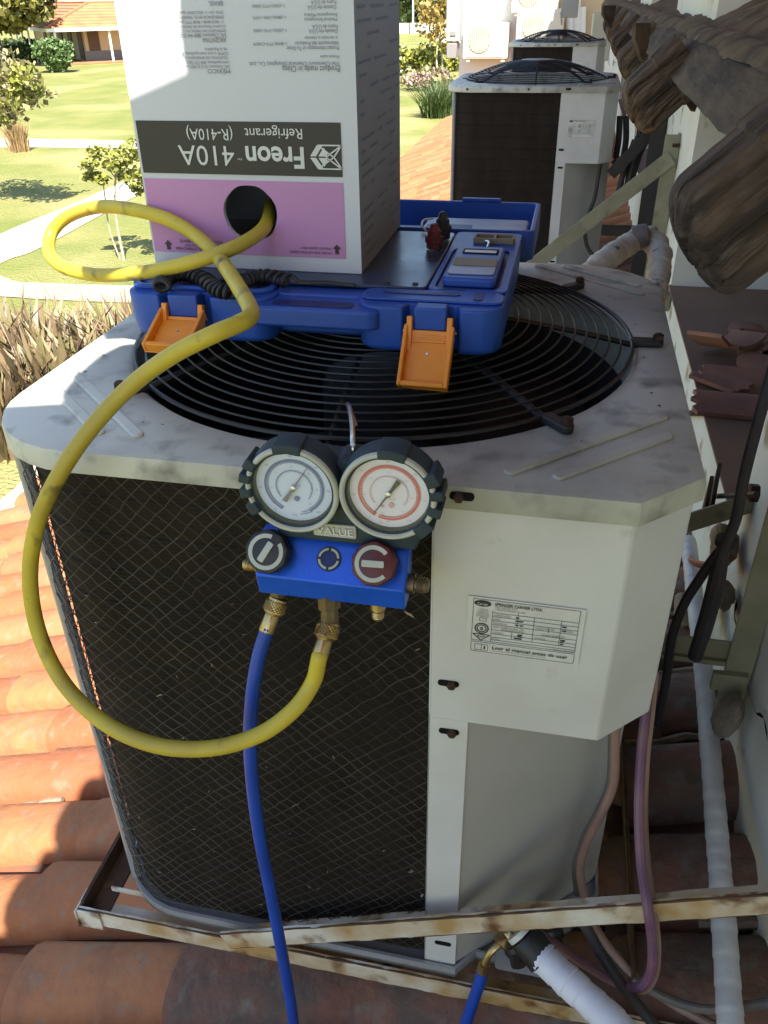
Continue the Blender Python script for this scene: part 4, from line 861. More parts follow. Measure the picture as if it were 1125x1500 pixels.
for px, py in ((494, 365), (247.5, 358)):
    c = PY(px, py, BY0); T = frame((c.x, BY0-.0014, c.z), (1, 0, 0), (0, 0, 1), (0, -1, 0)); k = .0046
    m.add([T @ V((x*k, y*k, 0)) for x, y in ((-.42, -1), (.42, -1), (.42, .1), (.9, .1), (0, 1.05), (-.9, .1), (-.42, .1))], [tuple(range(7))])
m.build('arrow_print', 'box_black', pk, ang=0)
m = MB(); c = PY(478, 230, BY0); T = frame((c.x, BY0-.0014, c.z), (1, 0, 0), (0, 0, 1), (0, -1, 0)); S = .0150; H_ = [(1, .86), (-.5, .86), (-1, 0), (-.5, -.86), (1, -.86), (.5, 0)]
for a, b in ((0, 1), (0, 5), (5, 4), (4, 3)): m.strip([(H_[a][0]*S, H_[a][1]*S*.78), (H_[b][0]*S, H_[b][1]*S*.78)], T, .0012)
for a in ((1, 0), (0, 3), (1, 4)): pass
m.strip([(-.5*S, .67*S), (.5*S, 0)], T, .0012); m.strip([(-.5*S, -.67*S), (.5*S, 0)], T, .0012); m.strip([(1*S, .67*S), (.0*S, -.0*S), (1*S, -.67*S)], T, .0012)
for s_ in (1, -1):
    m.add([T @ V((x*S, y*S*s_, .00005)) for x, y in ((-.55, .67), (-.18, .67), (-.62, .04), (-1.0, .04))], [(0, 1, 2, 3)]); m.add([T @ V((x*S, y*S*s_, .00005)) for x, y in ((-.12, .55), (.12, .18), (.0, .04), (-.48, .04))], [(0, 1, 2, 3)])
m.build('logo_print', 'label_white', bk, ang=0)
m = MB()
for k in range(34):
    z = BZ0+.012+.0105*k; y = BY0+.012
    while y < BY1-.02:
        L = R(.01, .06); L = min(L, BY1-.012-y)
        if random.random() < .6: m.add([(BX1+.0006, y, z), (BX1+.0006, y+L, z+.0004), (BX1+.0006, y+L, z+.0030), (BX1+.0006, y, z+.0026)], [(0, 1, 2, 3)])
        y += L+R(.005, .03)
tag(m.build('fine_print', 'ink_soft', sp, ang=0), kind='stuff')
# ================================================================== GAUGE MANIFOLD
YD = -.048
gm = thing('gauge_manifold', 'blue manifold with two round pressure gauges hooked on the fan guard', 'manifold', (.35, -.03, -.08))
cL, cR = PY(431, 713, YD), PY(570, 722, YD)
def FT(c, dy=0): return frame((c.x, c.y+dy, c.z), (1, 0, 0), (0, 0, 1), (0, -1, 0))
def gauge(c, blue, lug_angles):
    T = FT(c); rb = .0352
    m = MB(); m.lathe([(.002, -.016), (rb-.004, -.016), (rb+.0006, -.014), (rb+.0012, -.004), (rb, .004), (rb-.002, .0062), (rb-.005, .006)], T, 48, cap=False)
    bt = m.build('gauge_boot', 'teal_rubber', gm, ang=40)
    m = MB(); m.lathe([(rb-.0044, -.001), (rb-.0044, .0058), (rb-.0034, .0078), (rb-.0018, .0082), (rb-.0004, .0068), (rb-.0002, .003)], T, 56, cap=False); m.build('bezel', 'cream_ring', gm, ang=60)
    m = MB(); m.lathe([(rb-.0043, -.001), (rb-.0045, .0056), (rb-.0058, .005), (rb-.0066, -.0005)], T, 56, cap=False); m.build('inner_ring', 'teal_rubber', gm)
    for a, wd, h0 in lug_angles:
        a0, a1 = a-wd/2, a+wd/2; po = [((rb-.0045)*math.cos(math.radians(t)), (rb-.0045)*math.sin(math.radians(t))) for t in (a0, a, a1)] + [((rb+h0)*math.cos(math.radians(t)), (rb+h0)*math.sin(math.radians(t))) for t in (a1-wd*.06, a+wd*.2, a-wd*.2, a0+wd*.06)]
        MB().prism(po, T, -.013, .0088).build('boot_lug', 'teal_rubber', bt, bev=.0012, seg=2)
    D = .0296; m = MB().lathe([(D, -.001), (D, 0)], T, 48); dl = m.build('dial', 'dial' if blue else 'dial_pale', gm, ang=20)
    ink, soft = ('ink_blue', 'ink_blue') if blue else ('ink_red', 'ink_red_soft')
    T1 = T @ Matrix.Translation((0, 0, .0005))
    def band(r0, r1, a0, a1, n, dash=0):
        m = MB()
        for k in range(n):
            if dash and k % 2: continue
            A, B = math.radians(a0+(a1-a0)*k/n), math.radians(a0+(a1-a0)*(k+1)/n)
            m.add([T1 @ V((r*math.cos(t), r*math.sin(t), 0)) for r, t in ((r0, A), (r1, A), (r1, B), (r0, B))], [(0, 1, 2, 3)])
        return m
    band(.0196, .0226, -112 if not blue else -60, 242, 90).build('scale_band', ink, dl, ang=0)
    T1 = T @ Matrix.Translation((0, 0, .0009)); band(.0200, .0206, -110 if not blue else -58, 240, 140, 1).build('scale_ticks', 'dial', dl, ang=0)
    if blue: band(.0206, .0212, -78, -60, 12).build('scale_ticks', ink, dl, ang=0); band(.0226, .0231, -82, -56, 12).build('scale_ticks', ink, dl, ang=0)
    band(.0133, .0139, -40, 220, 60).build('scale_arc', soft, dl, ang=0)
    if blue: band(.0125, .0128, -30, 210, 80, 1).build('scale_ticks', soft, dl, ang=0)
    nums = ('0', '20', '40', '60', '80', '100', '120') if blue else ('0', '100', '200', '300', '400', '500', '600', '800')
    a0, a1 = (232, -48) if blue else (236, -104)
    for i, s in enumerate(nums):
        t = math.radians(a0+(a1-a0)*i/(len(nums)-1))
        text(s, T @ Matrix.Translation((.0255*math.cos(t), .0255*math.sin(t), .0011)), .0008*len(s)+.0003, .0013, soft, dl); text(s, T @ Matrix.Translation((.0170*math.cos(t), .0170*math.sin(t), .0011)), .0006*len(s)+.0003, .0010, soft, dl)
    text('kPa' if blue else 'psi', T @ Matrix.Translation((-.001, -.0235, .0011)), .003, .0015, soft, dl); text('R-410A', T @ Matrix.Translation((.002, .002 if blue else -.0045, .0011)), .0062, .0014, soft, dl)
    m = MB(); m.lathe([(.0021, .0007), (.0021, .0010)], T @ Matrix.Translation((.0015, -.0095, 0)), 16); 
    if not blue: m.lathe([(.0012, .0007), (.0012, .0010)], T @ Matrix.Translation((-.005, -.011, 0)), 12)
    m.build('screw_mark', soft, dl)
    an = math.radians(57 if blue else -123); ca, sa = math.cos(an), math.sin(an); Tn = T @ frame((0, 0, .0024), (ca, sa, 0), (-sa, ca, 0), (0, 0, 1))
    m = MB(); m.prism([(.0, -.0007), (.0215, -.00025), (.0215, .00025), (0, .0007)], Tn, 0, .0004); m.prism([(.0, -.0011), (-.005, -.0012), (-.0135, -.0020), (-.0138, .0020), (-.005, .0012), (0, .0011)], Tn, 0, .0004)
    nd = m.build('needle', 'needle_grey' if blue else 'needle', gm); MB().lathe([(.0022, .002), (.0022, .0034), (.0012, .0040)], T, 16).build('needle_hub', 'silver', nd)
    MB().lathe([(.0302, .0046), (.001, .0048)], T, 40, cap=False).build('glass', 'gauge_glass', gm)
gauge(cL, True, [(92, 38, .0030), (148, 15, .0042), (168, 13, .0045), (188, 13, .0045), (210, 17, .0040)])
gauge(cR, False, [(84, 36, .0030), (28, 18, .0050), (8, 13, .0050), (-14, 14, .0046), (-42, 24, .0050)])
m = MB(); zt = PY(520, 664, -.03).z; xt = PY(520, 664, -.03).x
T = frame((0, -.026, 0), (1, 0, 0), (0, 0, 1), (0, -1, 0))
m.prism([(cL.x-.020, cL.z-.030), (cL.x-.018, -.0345), (cR.x+.018, -.0345), (cR.x+.030, cR.z-.018), (cR.x+.012, cR.z+.02), (xt+.011, zt-.003), (xt+.008, zt), (xt-.008, zt), (xt-.011, zt-.003), (cL.x+.012, cL.z+.02), (cL.x-.02, cL.z)], T, -.012, .016)
m.build('boot_bridge', 'teal_rubber', gm, bev=.002, seg=3)
hk = [PY(517, 672, -.028), PY(517, 650, -.026), PY(516, 622, -.004), PY(512, 598, .022), PY(509, 592, .040), PY(513, 600, .052), PY(521, 622, .056)]
MB().tube(hk, .0021, 10, 8).build('hook', 'silver', gm)
# name plate
c = PY(490, 778, -.044); T = FT(c); npz = MB().prism(rrect(-.0165, .0165, -.0056, .0056, .0015, 3), T, -.006, .0).build('name_plate', 'cream_ring', gm, bev=.0006)
text('VALUE', T @ Matrix.Translation((0, 0, .0006)), .029, .0068, 'needle_grey', npz, bold=.05)
text('VALUE', T @ Matrix.Translation((.0002, .0002, .0010)), .0285, .0064, 'label_white', npz, bold=.02)
# blue body with slanted face
b0, b1 = PY(375, 815, -.05), PY(594, 832, -.05); X0, X1 = b0.x, b1.x; ztop, zmid, zbot = -.0365, -.0625, -.083
prof = [(-.022, zbot), (-.052, zbot), (-.056, zmid), (-.030, ztop), (-.022, ztop)]
m = MB(); n = 5
for x in (X0, X1): m.v += [V((x, y, z)) for y, z in prof]
m.f = [(i, (i+1) % n, n+(i+1) % n, n+i) for i in range(n)]+[tuple(range(n))[::-1], tuple(range(n, 2*n))]
mbk = m.build('manifold_block', 'manifold_blue', gm, bev=.0012, seg=2)
sn = V((0, -(ztop-zmid), .026)); sn = V((0, -.71, .70)).normalized(); su = V((0, .70, .71)).normalized()
def ST(px, py, y=-.044):
    d = _ray(px, py); p0_ = V((0, -.043, -.0495)); t = (p0_-CAM).dot(sn)/d.dot(sn); p = CAM+d*t; return frame(p, (1, 0, 0), su, sn)
T = ST(482, 819); m = MB(); m.lathe([(.0095, 0), (.0095, .0012), (.0060, .0012), (.0060, -.004)], T, 28, cap=False); sg = m.build('sight_glass', 'black_rubber', gm)
m = MB()
for k in range(4):
    for j in range(6):
        a, b = math.radians(7+90*k+76*j/6), math.radians(7+90*k+76*(j+1)/6); m.add([T @ V((r*math.cos(t), r*math.sin(t), .0016)) for r, t in ((.0066, a), (.0084, a), (.0084, b), (.0066, b))], [(0, 1, 2, 3)])
m.build('sight_marks', 'cream_ring', sg, ang=0); MB().lathe([(.0061, .0004), (.0061, .0008)], T, 20).build('sight_window', 'blue_deep', sg)
def knob(T, mat, ang, cshape, lab):
    m = MB(); K = 48; lv = ((0, .80), (.004, .96), (.0075, 1), (.0165, 1), (.0185, .95), (.0192, .85))
    for h, k in lv:
        for i in range(K): a = 2*math.pi*i/K; r = .0166*k*(1+.035*(1 if math.sin(a*9) > .2 else -.2)*(k > .9)); m.v.append(T @ V((r*math.cos(a), r*math.sin(a), h)))
    for j in range(len(lv)-1):
        for i in range(K): m.f.append((j*K+i, j*K+(i+1) % K, (j+1)*K+(i+1) % K, (j+1)*K+i))
    m.f += [tuple(range(K))[::-1], tuple((len(lv)-1)*K+i for i in range(K))]; kb = m.build('valve_knob', mat, gm, ang=32); tag(kb, lab)
    T2 = T @ Matrix.Translation((0, 0, .0196)); m = MB(); a0, a1 = cshape
    for i in range(40):
        a, b = math.radians(a0+(a1-a0)*i/40), math.radians(a0+(a1-a0)*(i+1)/40); m.add([T2 @ V((r*math.cos(t), r*math.sin(t), 0)) for r, t in ((.0106, a), (.0138, a), (.0138, b), (.0106, b))], [(0, 1, 2, 3)])
    c_, s_ = math.cos(math.radians(ang)), math.sin(math.radians(ang)); T3 = T2 @ frame((0, 0, .0), (c_, s_, 0), (-s_, c_, 0), (0, 0, 1)); m.build('knob_ring', 'cream_ring', kb, ang=0)
    MB().prism(rrect(-.0085, .0085, -.0026, .0026, .001, 2), T3, -.0004, .0012).build('knob_bar', 'cream_ring', kb, bev=.0004)
def KT(px, py, h): return ST(px, py) @ Matrix.Translation((0, -.0, 0))
Tk = ST(400, 803); Tk = frame(Tk.translation, (1, 0, 0), V((0, .52, .85)).normalized(), V((0, -.85, .52)).normalized()); knob(Tk @ Matrix.Translation((0, -.002, -.002)), 'black_rubber', 62, (72, 395), 'black valve knob with a pale ring and bar')
Tk = ST(553, 822); Tk = frame(Tk.translation, (1, 0, 0), V((0, .52, .85)).normalized(), V((0, -.85, .52)).normalized()); knob(Tk @ Matrix.Translation((0, -.001, -.002)), 'maroon', 2, (42, 318), 'dark red valve knob with a pale open ring')
def port(c, d, mat='brass', s=1):
    return MB().lathe([(.0058*s, -.004), (.0066*s, -.004), (.0066*s, .006), (.0048*s, .0065), (.0048*s, .008), (.0054*s, .0085), (.0049*s, .0095), (.0054*s, .0105), (.0049*s, .0115), (.0054*s, .0125), (.0049*s, .0135), (.0052*s, .0145), (.0040*s, .017), (.002*s, .017)], axisT(c, d), 12)
dn = (0, -.05, -1)
pA, pB, pC = PY(407, 860, -.040), PY(481, 868, -.044), PY(553, 870, -.040); pA.z = pB.z = pC.z = zbot-.001
port(pC+V((0, 0, -.003)), dn, 'brass').build('port', 'brass', gm); port(V((X0+.001, -.038, -.067)), (-1, 0, 0)).build('port', 'brass', gm); port(V((X1-.001, -.038, -.068)), (1, 0, 0), s=1.2).build('port', 'brass_dull', gm)
MB().lathe([(.0070, -.004), (.0070, .007), (.0052, .008), (.0052, .013)], axisT(pA, dn), 6).build('port', 'brass_dull', gm); MB().lathe([(.0095, -.004), (.0095, .010), (.0065, .012), (.0075, .016), (.0075, .027), (.005, .028)], axisT(pB, dn), 8).build('port', 'brass_dull', gm)
# ---- charging hoses
def coupling(pts, parent, r=.0088):
    A, B = V(pts[0]), V(pts[1]); d = (B-A); L = d.length; T = axisT(A, d); m = MB()
    m.lathe([(.006, 0), (r*.93, .001), (r*.93, .003), (r*1.0, .0035), (r*1.0, L*.42), (r*.9, L*.44), (r*.7, L*.5), (r*.72, L*.52), (r*.76, L*.97), (r*.70, L)], T, 14); cpl = m.build('coupling', 'brass', parent)
    m = MB()
    for k in range(20):
        for s_ in (1, -1):
            m.tube([T @ V((r*1.005*math.cos(a), r*1.005*math.sin(a), h)) for a, h in [(2*math.pi*k/20+s_*t*.9, .004+(L*.42-.005)*t) for t in (0, .25, .5, .75, 1)]], .0006, 4)
    m.build('knurling', 'brass', cpl); return cpl
hb = thing('blue_hose', 'blue charging hose hanging from the left port of the manifold', 'hose', pA)
b0 = pA+V((0, 0, -.011)); b1 = PY(390, 926, -.056); coupling((b0, b1), hb)
pts = [b1+(b0-b1)*.12, b1]+[PY(x, y, yy) for x, y, yy in ((379, 962, -.060), (370, 1015, -.065), (366, 1080, -.069), (370, 1150, -.073), (381, 1230, -.077), (397, 1310, -.081), (412, 1390, -.085), (423, 1450, -.089), (432, 1515, -.093), (440, 1600, -.097))]
MB().tube(pts, .0060, 14, 8).build('hose', 'blue_hose', hb)
hy = thing('yellow_hose', 'yellow charging hose looping from the manifold into the hole of the carton', 'hose', pB)
y0 = pB+V((0, 0, -.026)); y1 = PY(467, 966, -.066); coupling((y0, y1), hy, .0092)
YP = [(458, 1000, -.070), (430, 1040, -.085), (380, 1076, -.100), (310, 1096, -.113), (230, 1092, -.115), (155, 1060, -.100), (95, 1003, -.075), (58, 930, -.055), (44, 850, -.046), (54, 770, -.040), (86, 697, -.034), (134, 627, -.020), (190, 567, -.002), (250, 522, .0), (310, 491, .004), (350, 474, .020), (366, 464, .036), (367, 452, .053), (352, 425, .100), (333, 395, .150), (312, 368, .205), (284, 343, .232), (245, 321, .238), (195, 307, .247), (145, 303, .270), (100, 317, .290), (75, 342, .288), (73, 372, .265), (96, 393, .235), (145, 403, .208), (210, 399, .188), (270, 387, .180), (325, 370, .186), (362, 353, .208), (385, 336, .240), (394, 318, .278), (396, 300, .325)]
pts = [y1+(y0-y1)*.12, y1]+[PY(*p) for p in YP]
MB().tube(pts, .0067, 16, 7).build('hose', 'yellow_hose', hy)
hs2 = thing('service_hose', 'short blue hose with a brass elbow on the service valve, bottom centre', 'hose', PY(738, 1375, .0))
e0, e1, e2, e3 = PY(748, 1366, .012), PY(730, 1384, .0), PY(718, 1396, -.006), PY(710, 1412, -.01)
m = MB().lathe([(.006, -.012), (.0098, -.011), (.0098, -.002), (.0085, 0), (.0098, .002), (.0098, .010), (.006, .012)], axisT(e0.lerp(e1, .35), e1-e0), 14); m.build('knurled_nut', 'brass', hs2)
MB().tube([e0, e1, e2, e3], .0042, 10, 5).build('elbow', 'brass', hs2); MB().lathe([(.0066, 0), (.0066, .020), (.0058, .021)], axisT(e3, PY(698, 1450, -.016)-e3), 8).build('ferrule', 'brass', hs2)
MB().tube([e3+(PY(698, 1450, -.016)-e3)*.3, PY(703, 1438, -.015), PY(692, 1470, -.02), PY(676, 1520, -.03), PY(660, 1580, -.04)], .0068, 12, 6).build('hose', 'blue_hose', hs2)
# ================================================================== THE GARDEN
def leaves(m, c, rad, n, size, flat=1.0, shell=.35, asp=1.6, vis=None):
    c = V(c)
    for _ in range(n):
        while True:
            d = V((R(-1, 1), R(-1, 1), R(-1, 1)))
            if shell < d.length < 1: break
        d *= 1+.35*fnoise(d*1.7+c, 1); p = c+V((d.x*rad[0], d.y*rad[1], d.z*rad[2]))
        a = V((R(-1, 1), R(-1, 1), R(-1, 1)*flat)).normalized(); b = a.orthogonal(); b.rotate(Matrix.Rotation(R(0, 6.28), 3, a)); s = size*R(.6, 1.3)
        m.add([p-a*s*asp*.5, p+b*s*.5, p+a*s*asp*.5, p-b*s*.5], [(0, 1, 2, 3)])
def tree(name, base, trunk, crown, n, size, leafmat, barkmat, label, cat='tree', group=None, tr=.12, stems=1, limbs=5):
    base = V(base); t = thing(name, label, cat, base, group); m = MB()
    for s in range(stems):
        o = V((R(-.3, .3), R(-.3, .3), 0))*(stems > 1)*tr*6; top = base+V((R(-.1, .1)*trunk, R(-.1, .1)*trunk, trunk))
        m.tube([base+o+V((0, 0, -.05)), base+o*.8+V((R(-.03, .03)*trunk, R(-.03, .03)*trunk, trunk*.5)), top+o*.5], lambda q: tr*(1-.55*q), 8, 4)
        for k in range(limbs):
            cc, rr = random.choice(crown); e = base+V(cc)+V((R(-.5, .5)*rr[0], R(-.5, .5)*rr[1], R(-.3, .5)*rr[2])); s0 = top+o*.5-V((0, 0, R(0, .25)*trunk)); m.tube([s0, s0.lerp(e, .5)+V((R(-.1, .1), R(-.1, .1), .1))*rr[0], e], lambda q: tr*(.5-.42*q), 5, 3)
    m.build('trunk', barkmat, t)
    m = MB(); tot = sum(r[0]*r[1]*r[2] for _, r in crown)
    for cc, rr in crown: leaves(m, base+V(cc), rr, int(n*rr[0]*rr[1]*rr[2]/tot), size)
    m.build('crown', leafmat, t, ang=0); return t
def ball(r, k=5, j=.5, flat=.8): return [((R(-j, j)*r, R(-j, j)*r, 0), (r*R(.5, .7), r*R(.5, .7), r*flat*R(.5, .7))) for _ in range(k)]
def crown(r, h, k, flat=.8): return [((a[0], a[1], h+R(-.45, .45)*r*flat), b) for a, b in ball(r, k, .6, flat)]
# young tree with pale double stem
yb = PZ(182, 382, GZ); yt = thing('young_tree', 'slim young tree with pale stems beside the diagonal path', 'tree', yb); m = MB()
m.tube([yb, PY(172, 330, yb.y), PY(168, 285, yb.y), PY(172, 250, yb.y), PY(186, 226, yb.y)], lambda q: .032*(1-.5*q), 8, 5); m.tube([yb+V((-.15, .1, 0)), PY(160, 335, yb.y+.1), PY(154, 290, yb.y+.1), PY(150, 262, yb.y+.1)], lambda q: .02*(1-.4*q), 8, 5)
for a, b in (((172, 250), (196, 228)), ((170, 262), (150, 240)), ((168, 285), (188, 262)), ((172, 252), (160, 215)), ((150, 264), (132, 250))): m.tube([PY(*a, yb.y), PY((a[0]+b[0])/2, (a[1]+b[1])/2-2, yb.y+R(-.3, .3)), PY(*b, yb.y+R(-.3, .3))], lambda q: .014*(1-.6*q), 5, 4)
m.build('trunk', 'bark_pale', yt)
m = MB()
for px, py, r in ((140, 222, .22), (158, 226, .25), (176, 232, .28), (195, 215, .28), (200, 232, .28), (130, 240, .18), (134, 257, .2), (150, 262, .15), (186, 255, .25), (200, 262, .25), (204, 275, .2), (215, 225, .3), (222, 250, .3), (165, 240, .25)):
    leaves(m, PY(px, py, yb.y+R(-.5, .5)), (r, r*1.1, r*.6), 130, .062, .5)
m.build('crown', 'leaf_yellow', yt, ang=0)
# pale tree at the left edge: crown in view, trunk outside
pb = V((-16.2, 20.6, GZ)); cr = []
for px, py, r in ((10, 130, .75), (34, 130, .5), (20, 160, .7), (45, 150, .45), (5, 185, .55), (-30, 150, 1.0), (-60, 130, 1.2), (72, 150, .28), (60, 165, .2), (-20, 110, .9), (28, 108, .4)):
    cr.append((tuple(PY(px, py-14, 20.6+R(-.6, .6))-pb), (r, r, r*.55)))
tree('pale_tree', pb, 1.6, cr, 1900, .10, 'leaf_pale', 'bark', 'loose yellowish crown of a tree reaching in from the left edge', tr=.11, limbs=9)
m = MB()
for cc, rr in cr[:7]: leaves(m, pb+V(cc)+V((.1, -.2, .1)), (rr[0]*.9, rr[1]*.9, rr[2]*.9), 110, .10)
tag(one(m, 'leafy_shoots', 'leaf_yellow', 'bright green shoots among the yellowish crown at the left edge', 'foliage', ang=0), kind='stuff')
# clipped round bush and straw tuft
bb = PZ(86, 106, GZ); m = MB(); t = thing('round_bush', 'clipped round green bush in front of the pavilion', 'bush', bb)
for k in range(26):
    a = R(0, 6.28); rr_ = R(.2, 1); leaves(m, bb+V((math.cos(a)*rr_*1.15, math.sin(a)*rr_*1.15, 1.25+R(-.75, .75)*math.sqrt(max(.05, 1-rr_*rr_*.7)))), (.62, .62, .55), 230, .17)
m.build('crown', 'leaf_green', t, ang=0); MB().tube([bb, bb+V((0, 0, 1.4))], .1, 8).build('trunk', 'bark', t)
def blades(m, c, n, h, spread, w, bend=.5, seg=4, rr=.2):
    for _ in range(n):
        a = R(0, 6.28); d = V((math.cos(a), math.sin(a), 0)); L = h*R(.55, 1.1); s = spread*R(.1, 1); s_ = V((-d.y, d.x, 0)); s_.rotate(Matrix.Rotation(R(-1.2, 1.2), 3, 'Z')); b = V(c)+d*R(0, rr)+s_*R(-rr, rr); pv = []
        for k in range(seg+1):
            t = k/seg; p = b+d*(s*L*(t*(1-bend)+bend*t*t))+V((0, 0, L*(t-.25*s*bend*t*t))); ww = w*R(.8, 1.2)*(1-t**2.2)*.5+.002; pv += [p-s_*ww, p+s_*ww]
        o = len(m.v); m.v += pv; m.f += [(o+2*k, o+2*k+1, o+2*k+3, o+2*k+2) for k in range(seg)]
tb = PZ(29, 222, GZ); m = MB(); blades(m, tb, 420, 1.05, .42, .04, .6, rr=.22); one(m, 'straw_tuft', 'straw', 'dry straw coloured grass tuft beside the far path', 'grass tuft', ang=0)
# New Zealand flax below the roof edge
m_spots = [((-6.9, 9.4), 'large clump of brown flax leaves left of the front air conditioner'), ((-5.9, 8.7), 'nearer clump of brown flax leaves by the white cover edge'), ((-5.6, 9.9), 'clump of brown flax behind the blue case corner'), ((-7.9, 9.1), 'clump of brown flax cut by the left picture edge'), ((-6.3, 7.7), 'lowest clump of brown flax, darker, at the left edge'), ((-4.7, 9.6), 'small clump of flax farthest right beside the case')]
for (x, y), lb in m_spots:
    m = MB(); blades(m, (x, y, GZ), 300, 1.2 if y > 8 else 1.0, .80, .115, .40, 5, .5); one(m, 'flax_plant', 'flax', lb, 'plant', 'brown flax plants below the roof', ang=0)
for k, (x, y) in enumerate(((-6.5, 9.9), (-5.6, 9.5))):
    m = MB(); blades(m, (x, y, GZ), 12, 1.7, .35, .018, .3, 5, .5); one(m, 'dry_flax', 'straw', ['tall dry straw stems rising from the large flax clump', 'tall dry straw stems rising near the blue case'][k], 'plant', 'dry stems in the flax', ang=0)
# pavilion
pv = thing('pavilion', 'cream pavilion with a terracotta hip roof and thin white posts', 'building', PZ(86, 97, GZ))
C_ = PY(77, 41, 74); ryv = V((C_.x-CAM.x, C_.y-CAM.y, 0)).normalized(); rg_ = V((ryv.y, -ryv.x, 0)); an_ = math.radians(10)
u_ = rg_*math.cos(an_)+ryv*math.sin(an_); v_ = ryv*math.cos(an_)-rg_*math.sin(an_); PT = frame((C_.x, C_.y, GZ), u_, v_, (0, 0, 1)); E_ = C_.z-GZ; Lx, Ly, Hr = 22, 30, 1.75
A = [PT @ V(q) for q in ((-.7, -.7, E_), (Lx, -.7, E_), (Lx, Ly, E_), (-.7, Ly, E_))]; B = [PT @ V(q) for q in ((4.3, 4.6, E_+Hr), (Lx-4, 4.6, E_+Hr), (Lx-4, Ly-4, E_+Hr), (4.3, Ly-4, E_+Hr))]
m = MB(); m.add(A+B, [(0, 1, 5, 4), (1, 2, 6, 5), (2, 3, 7, 6), (3, 0, 4, 7), (4, 5, 6, 7)]); rf = m.build('roof', 'pav_roof', pv, ang=0)
for a, b in ((A[0], B[0]), (B[0], B[3]), (B[0], B[1])): MB().tube([a+V((0, 0, .05)), b+V((0, 0, .05))], .12, 6).build('ridge', 'pav_roof', rf)
for k in range(1, 8):
    for e in (1, 3): MB().tube([A[0].lerp(B[0], k/8)+V((0, 0, .03)), A[e].lerp(B[e], k/8)+V((0, 0, .03))], .05, 4).build('tile_course', 'pav_roof', rf)
MB().box(-.7, Lx, -.72, -.6, E_-.28, E_-.02, PT).build('fascia', 'white_paint', pv); MB().box(-.72, -.6, -.59, Ly, E_-.28, E_-.02, PT).build('fascia', 'white_paint', pv)
MB().box(3.0, Lx-1, 2.6, Ly-2, 0, E_+.3, PT).build('wall', 'pav_wall', pv); MB().box(2.95, Lx-.9, 2.5, 2.58, 0, .85, PT).build('plinth', 'pav_grey', pv); MB().box(-.5, Lx, -.9, 2.5, .02, .10, PT).build('floor_edge', 'pav_roof', pv)
for k in range(5): MB().box(2.9, 2.98, 3.4+4.5*k, 5.2+4.5*k, .1, E_-.4, PT).build('door', 'brown_frame', pv)
MB().box(3.3, 4.3, 2.52, 2.58, .86, E_-.4, PT).build('door', 'brown_frame', pv)
for xx in (.0, 4.6, 9.6): MB().tube([PT @ V((xx, -.4, 0)), PT @ V((xx, -.4, E_))], .10, 6).build('post', 'white_paint', pv)
for k in range(1, 7): MB().tube([PT @ V((-.4, -.4+k*3.8, 0)), PT @ V((-.4, -.4+k*3.8, E_))], .09, 6).build('post', 'white_paint', pv)
ch = MB(); cp = PZ(62, 92, GZ); ch.box(cp.x-.3, cp.x+.3, cp.y-.3, cp.y+.3, GZ+.42, GZ+.5); ch.box(cp.x-.3, cp.x+.3, cp.y+.24, cp.y+.3, GZ+.5, GZ+1.15)
for a in (-.28, .22):
    for b in (-.28, .22): ch.box(cp.x+a, cp.x+a+.06, cp.y+b, cp.y+b+.06, GZ, GZ+.42)
one(ch, 'garden_chair', 'white_paint', 'small white garden chair under the pavilion edge beside the bush', 'chair')
fb = thing('white_building', 'bright white building with a grey end rising behind the pavilion', 'building', PY(130, 20, 112)); 
q0, q1 = PY(100, 30, 112), PY(330, 10, 112); MB().box(q0.x, q1.x, 112, 130, GZ, 6).build('wall', 'white_wall', fb); q2 = PY(48, 18, 108); MB().box(q2.x, q0.x, 108, 126, GZ, 5).build('end_wall', 'grey_wall', fb)
for k in range(4): MB().box(q2.x-.05, q0.x+.05, 107.9, 107.98, -.9+k*.75, -.82+k*.75).build('board', 'pav_grey', fb)
# trees at the far edge, and by the pavilion
tree('shade_tree', PZ(4, 98, GZ), 4.5, crown(4.4, 5.6, 7, .7), 6500, .42, 'leaf_olive', 'bark', 'broad dark tree at the top left corner beside the pavilion', tr=.45, limbs=8)
tree('shade_tree', PZ(-40, 66, GZ), 4.5, crown(6, 6, 6), 5000, .5, 'leaf_pale', 'bark', 'tree partly out of view at the far left behind the pavilion', tr=.4)
for k, (px, py) in enumerate(((30, 92), (48, 84), (15, 86))):
    b = PZ(px, py, GZ); m = MB(); leaves(m, b+V((0, 0, .7)), (1.9, 1.6, .9), 900, .3); one(m, 'garden_shrub', 'leaf_dark', ['dark shrub in the shade left of the pavilion posts', 'dark shrub between the pavilion posts', 'dark shrub at the foot of the corner tree'][k], 'shrub', 'shrubs by the pavilion', ang=0)
kinds = [('leaf_olive', 'olive green'), ('leaf_autumn', 'yellow brown'), ('leaf_dark', 'dark green'), ('leaf_yellow', 'bright yellow green')]
spots = [(560, 44, 2), (576, 45, 0), (592, 44, 1), (608, 46, 2), (622, 44, 0), (638, 45, 1), (654, 44, 3), (585, 40, 3), (615, 39, 1), (645, 39, 0), (540, 44, 1), (670, 45, 2)]
for i, (px, py, k) in enumerate(spots):
    b = PZ(px, py, GZ); h = R(5, 8); mt, nm_ = kinds[k]
    tree('background_tree', b, h*.5, [((R(-1.5, 1.5), R(-1, 1), h*.22), (3.6, 3, 2.6)), ((R(-2, 2), R(-1, 1), h*.55), (3.2, 3, 3)), ((R(-2, 2), R(-1, 1), h*.95), (3, 2.6, 3))], 1500, .62, mt, 'bark', '%s tree, %s from the left in the far tree belt' % (nm_, ['second', 'third', 'fifth', 'sixth', 'eighth', 'ninth', 'eleventh', 'fourth', 'seventh', 'tenth', 'first', 'twelfth'][i]), group='trees of the far belt', tr=.25, limbs=4)
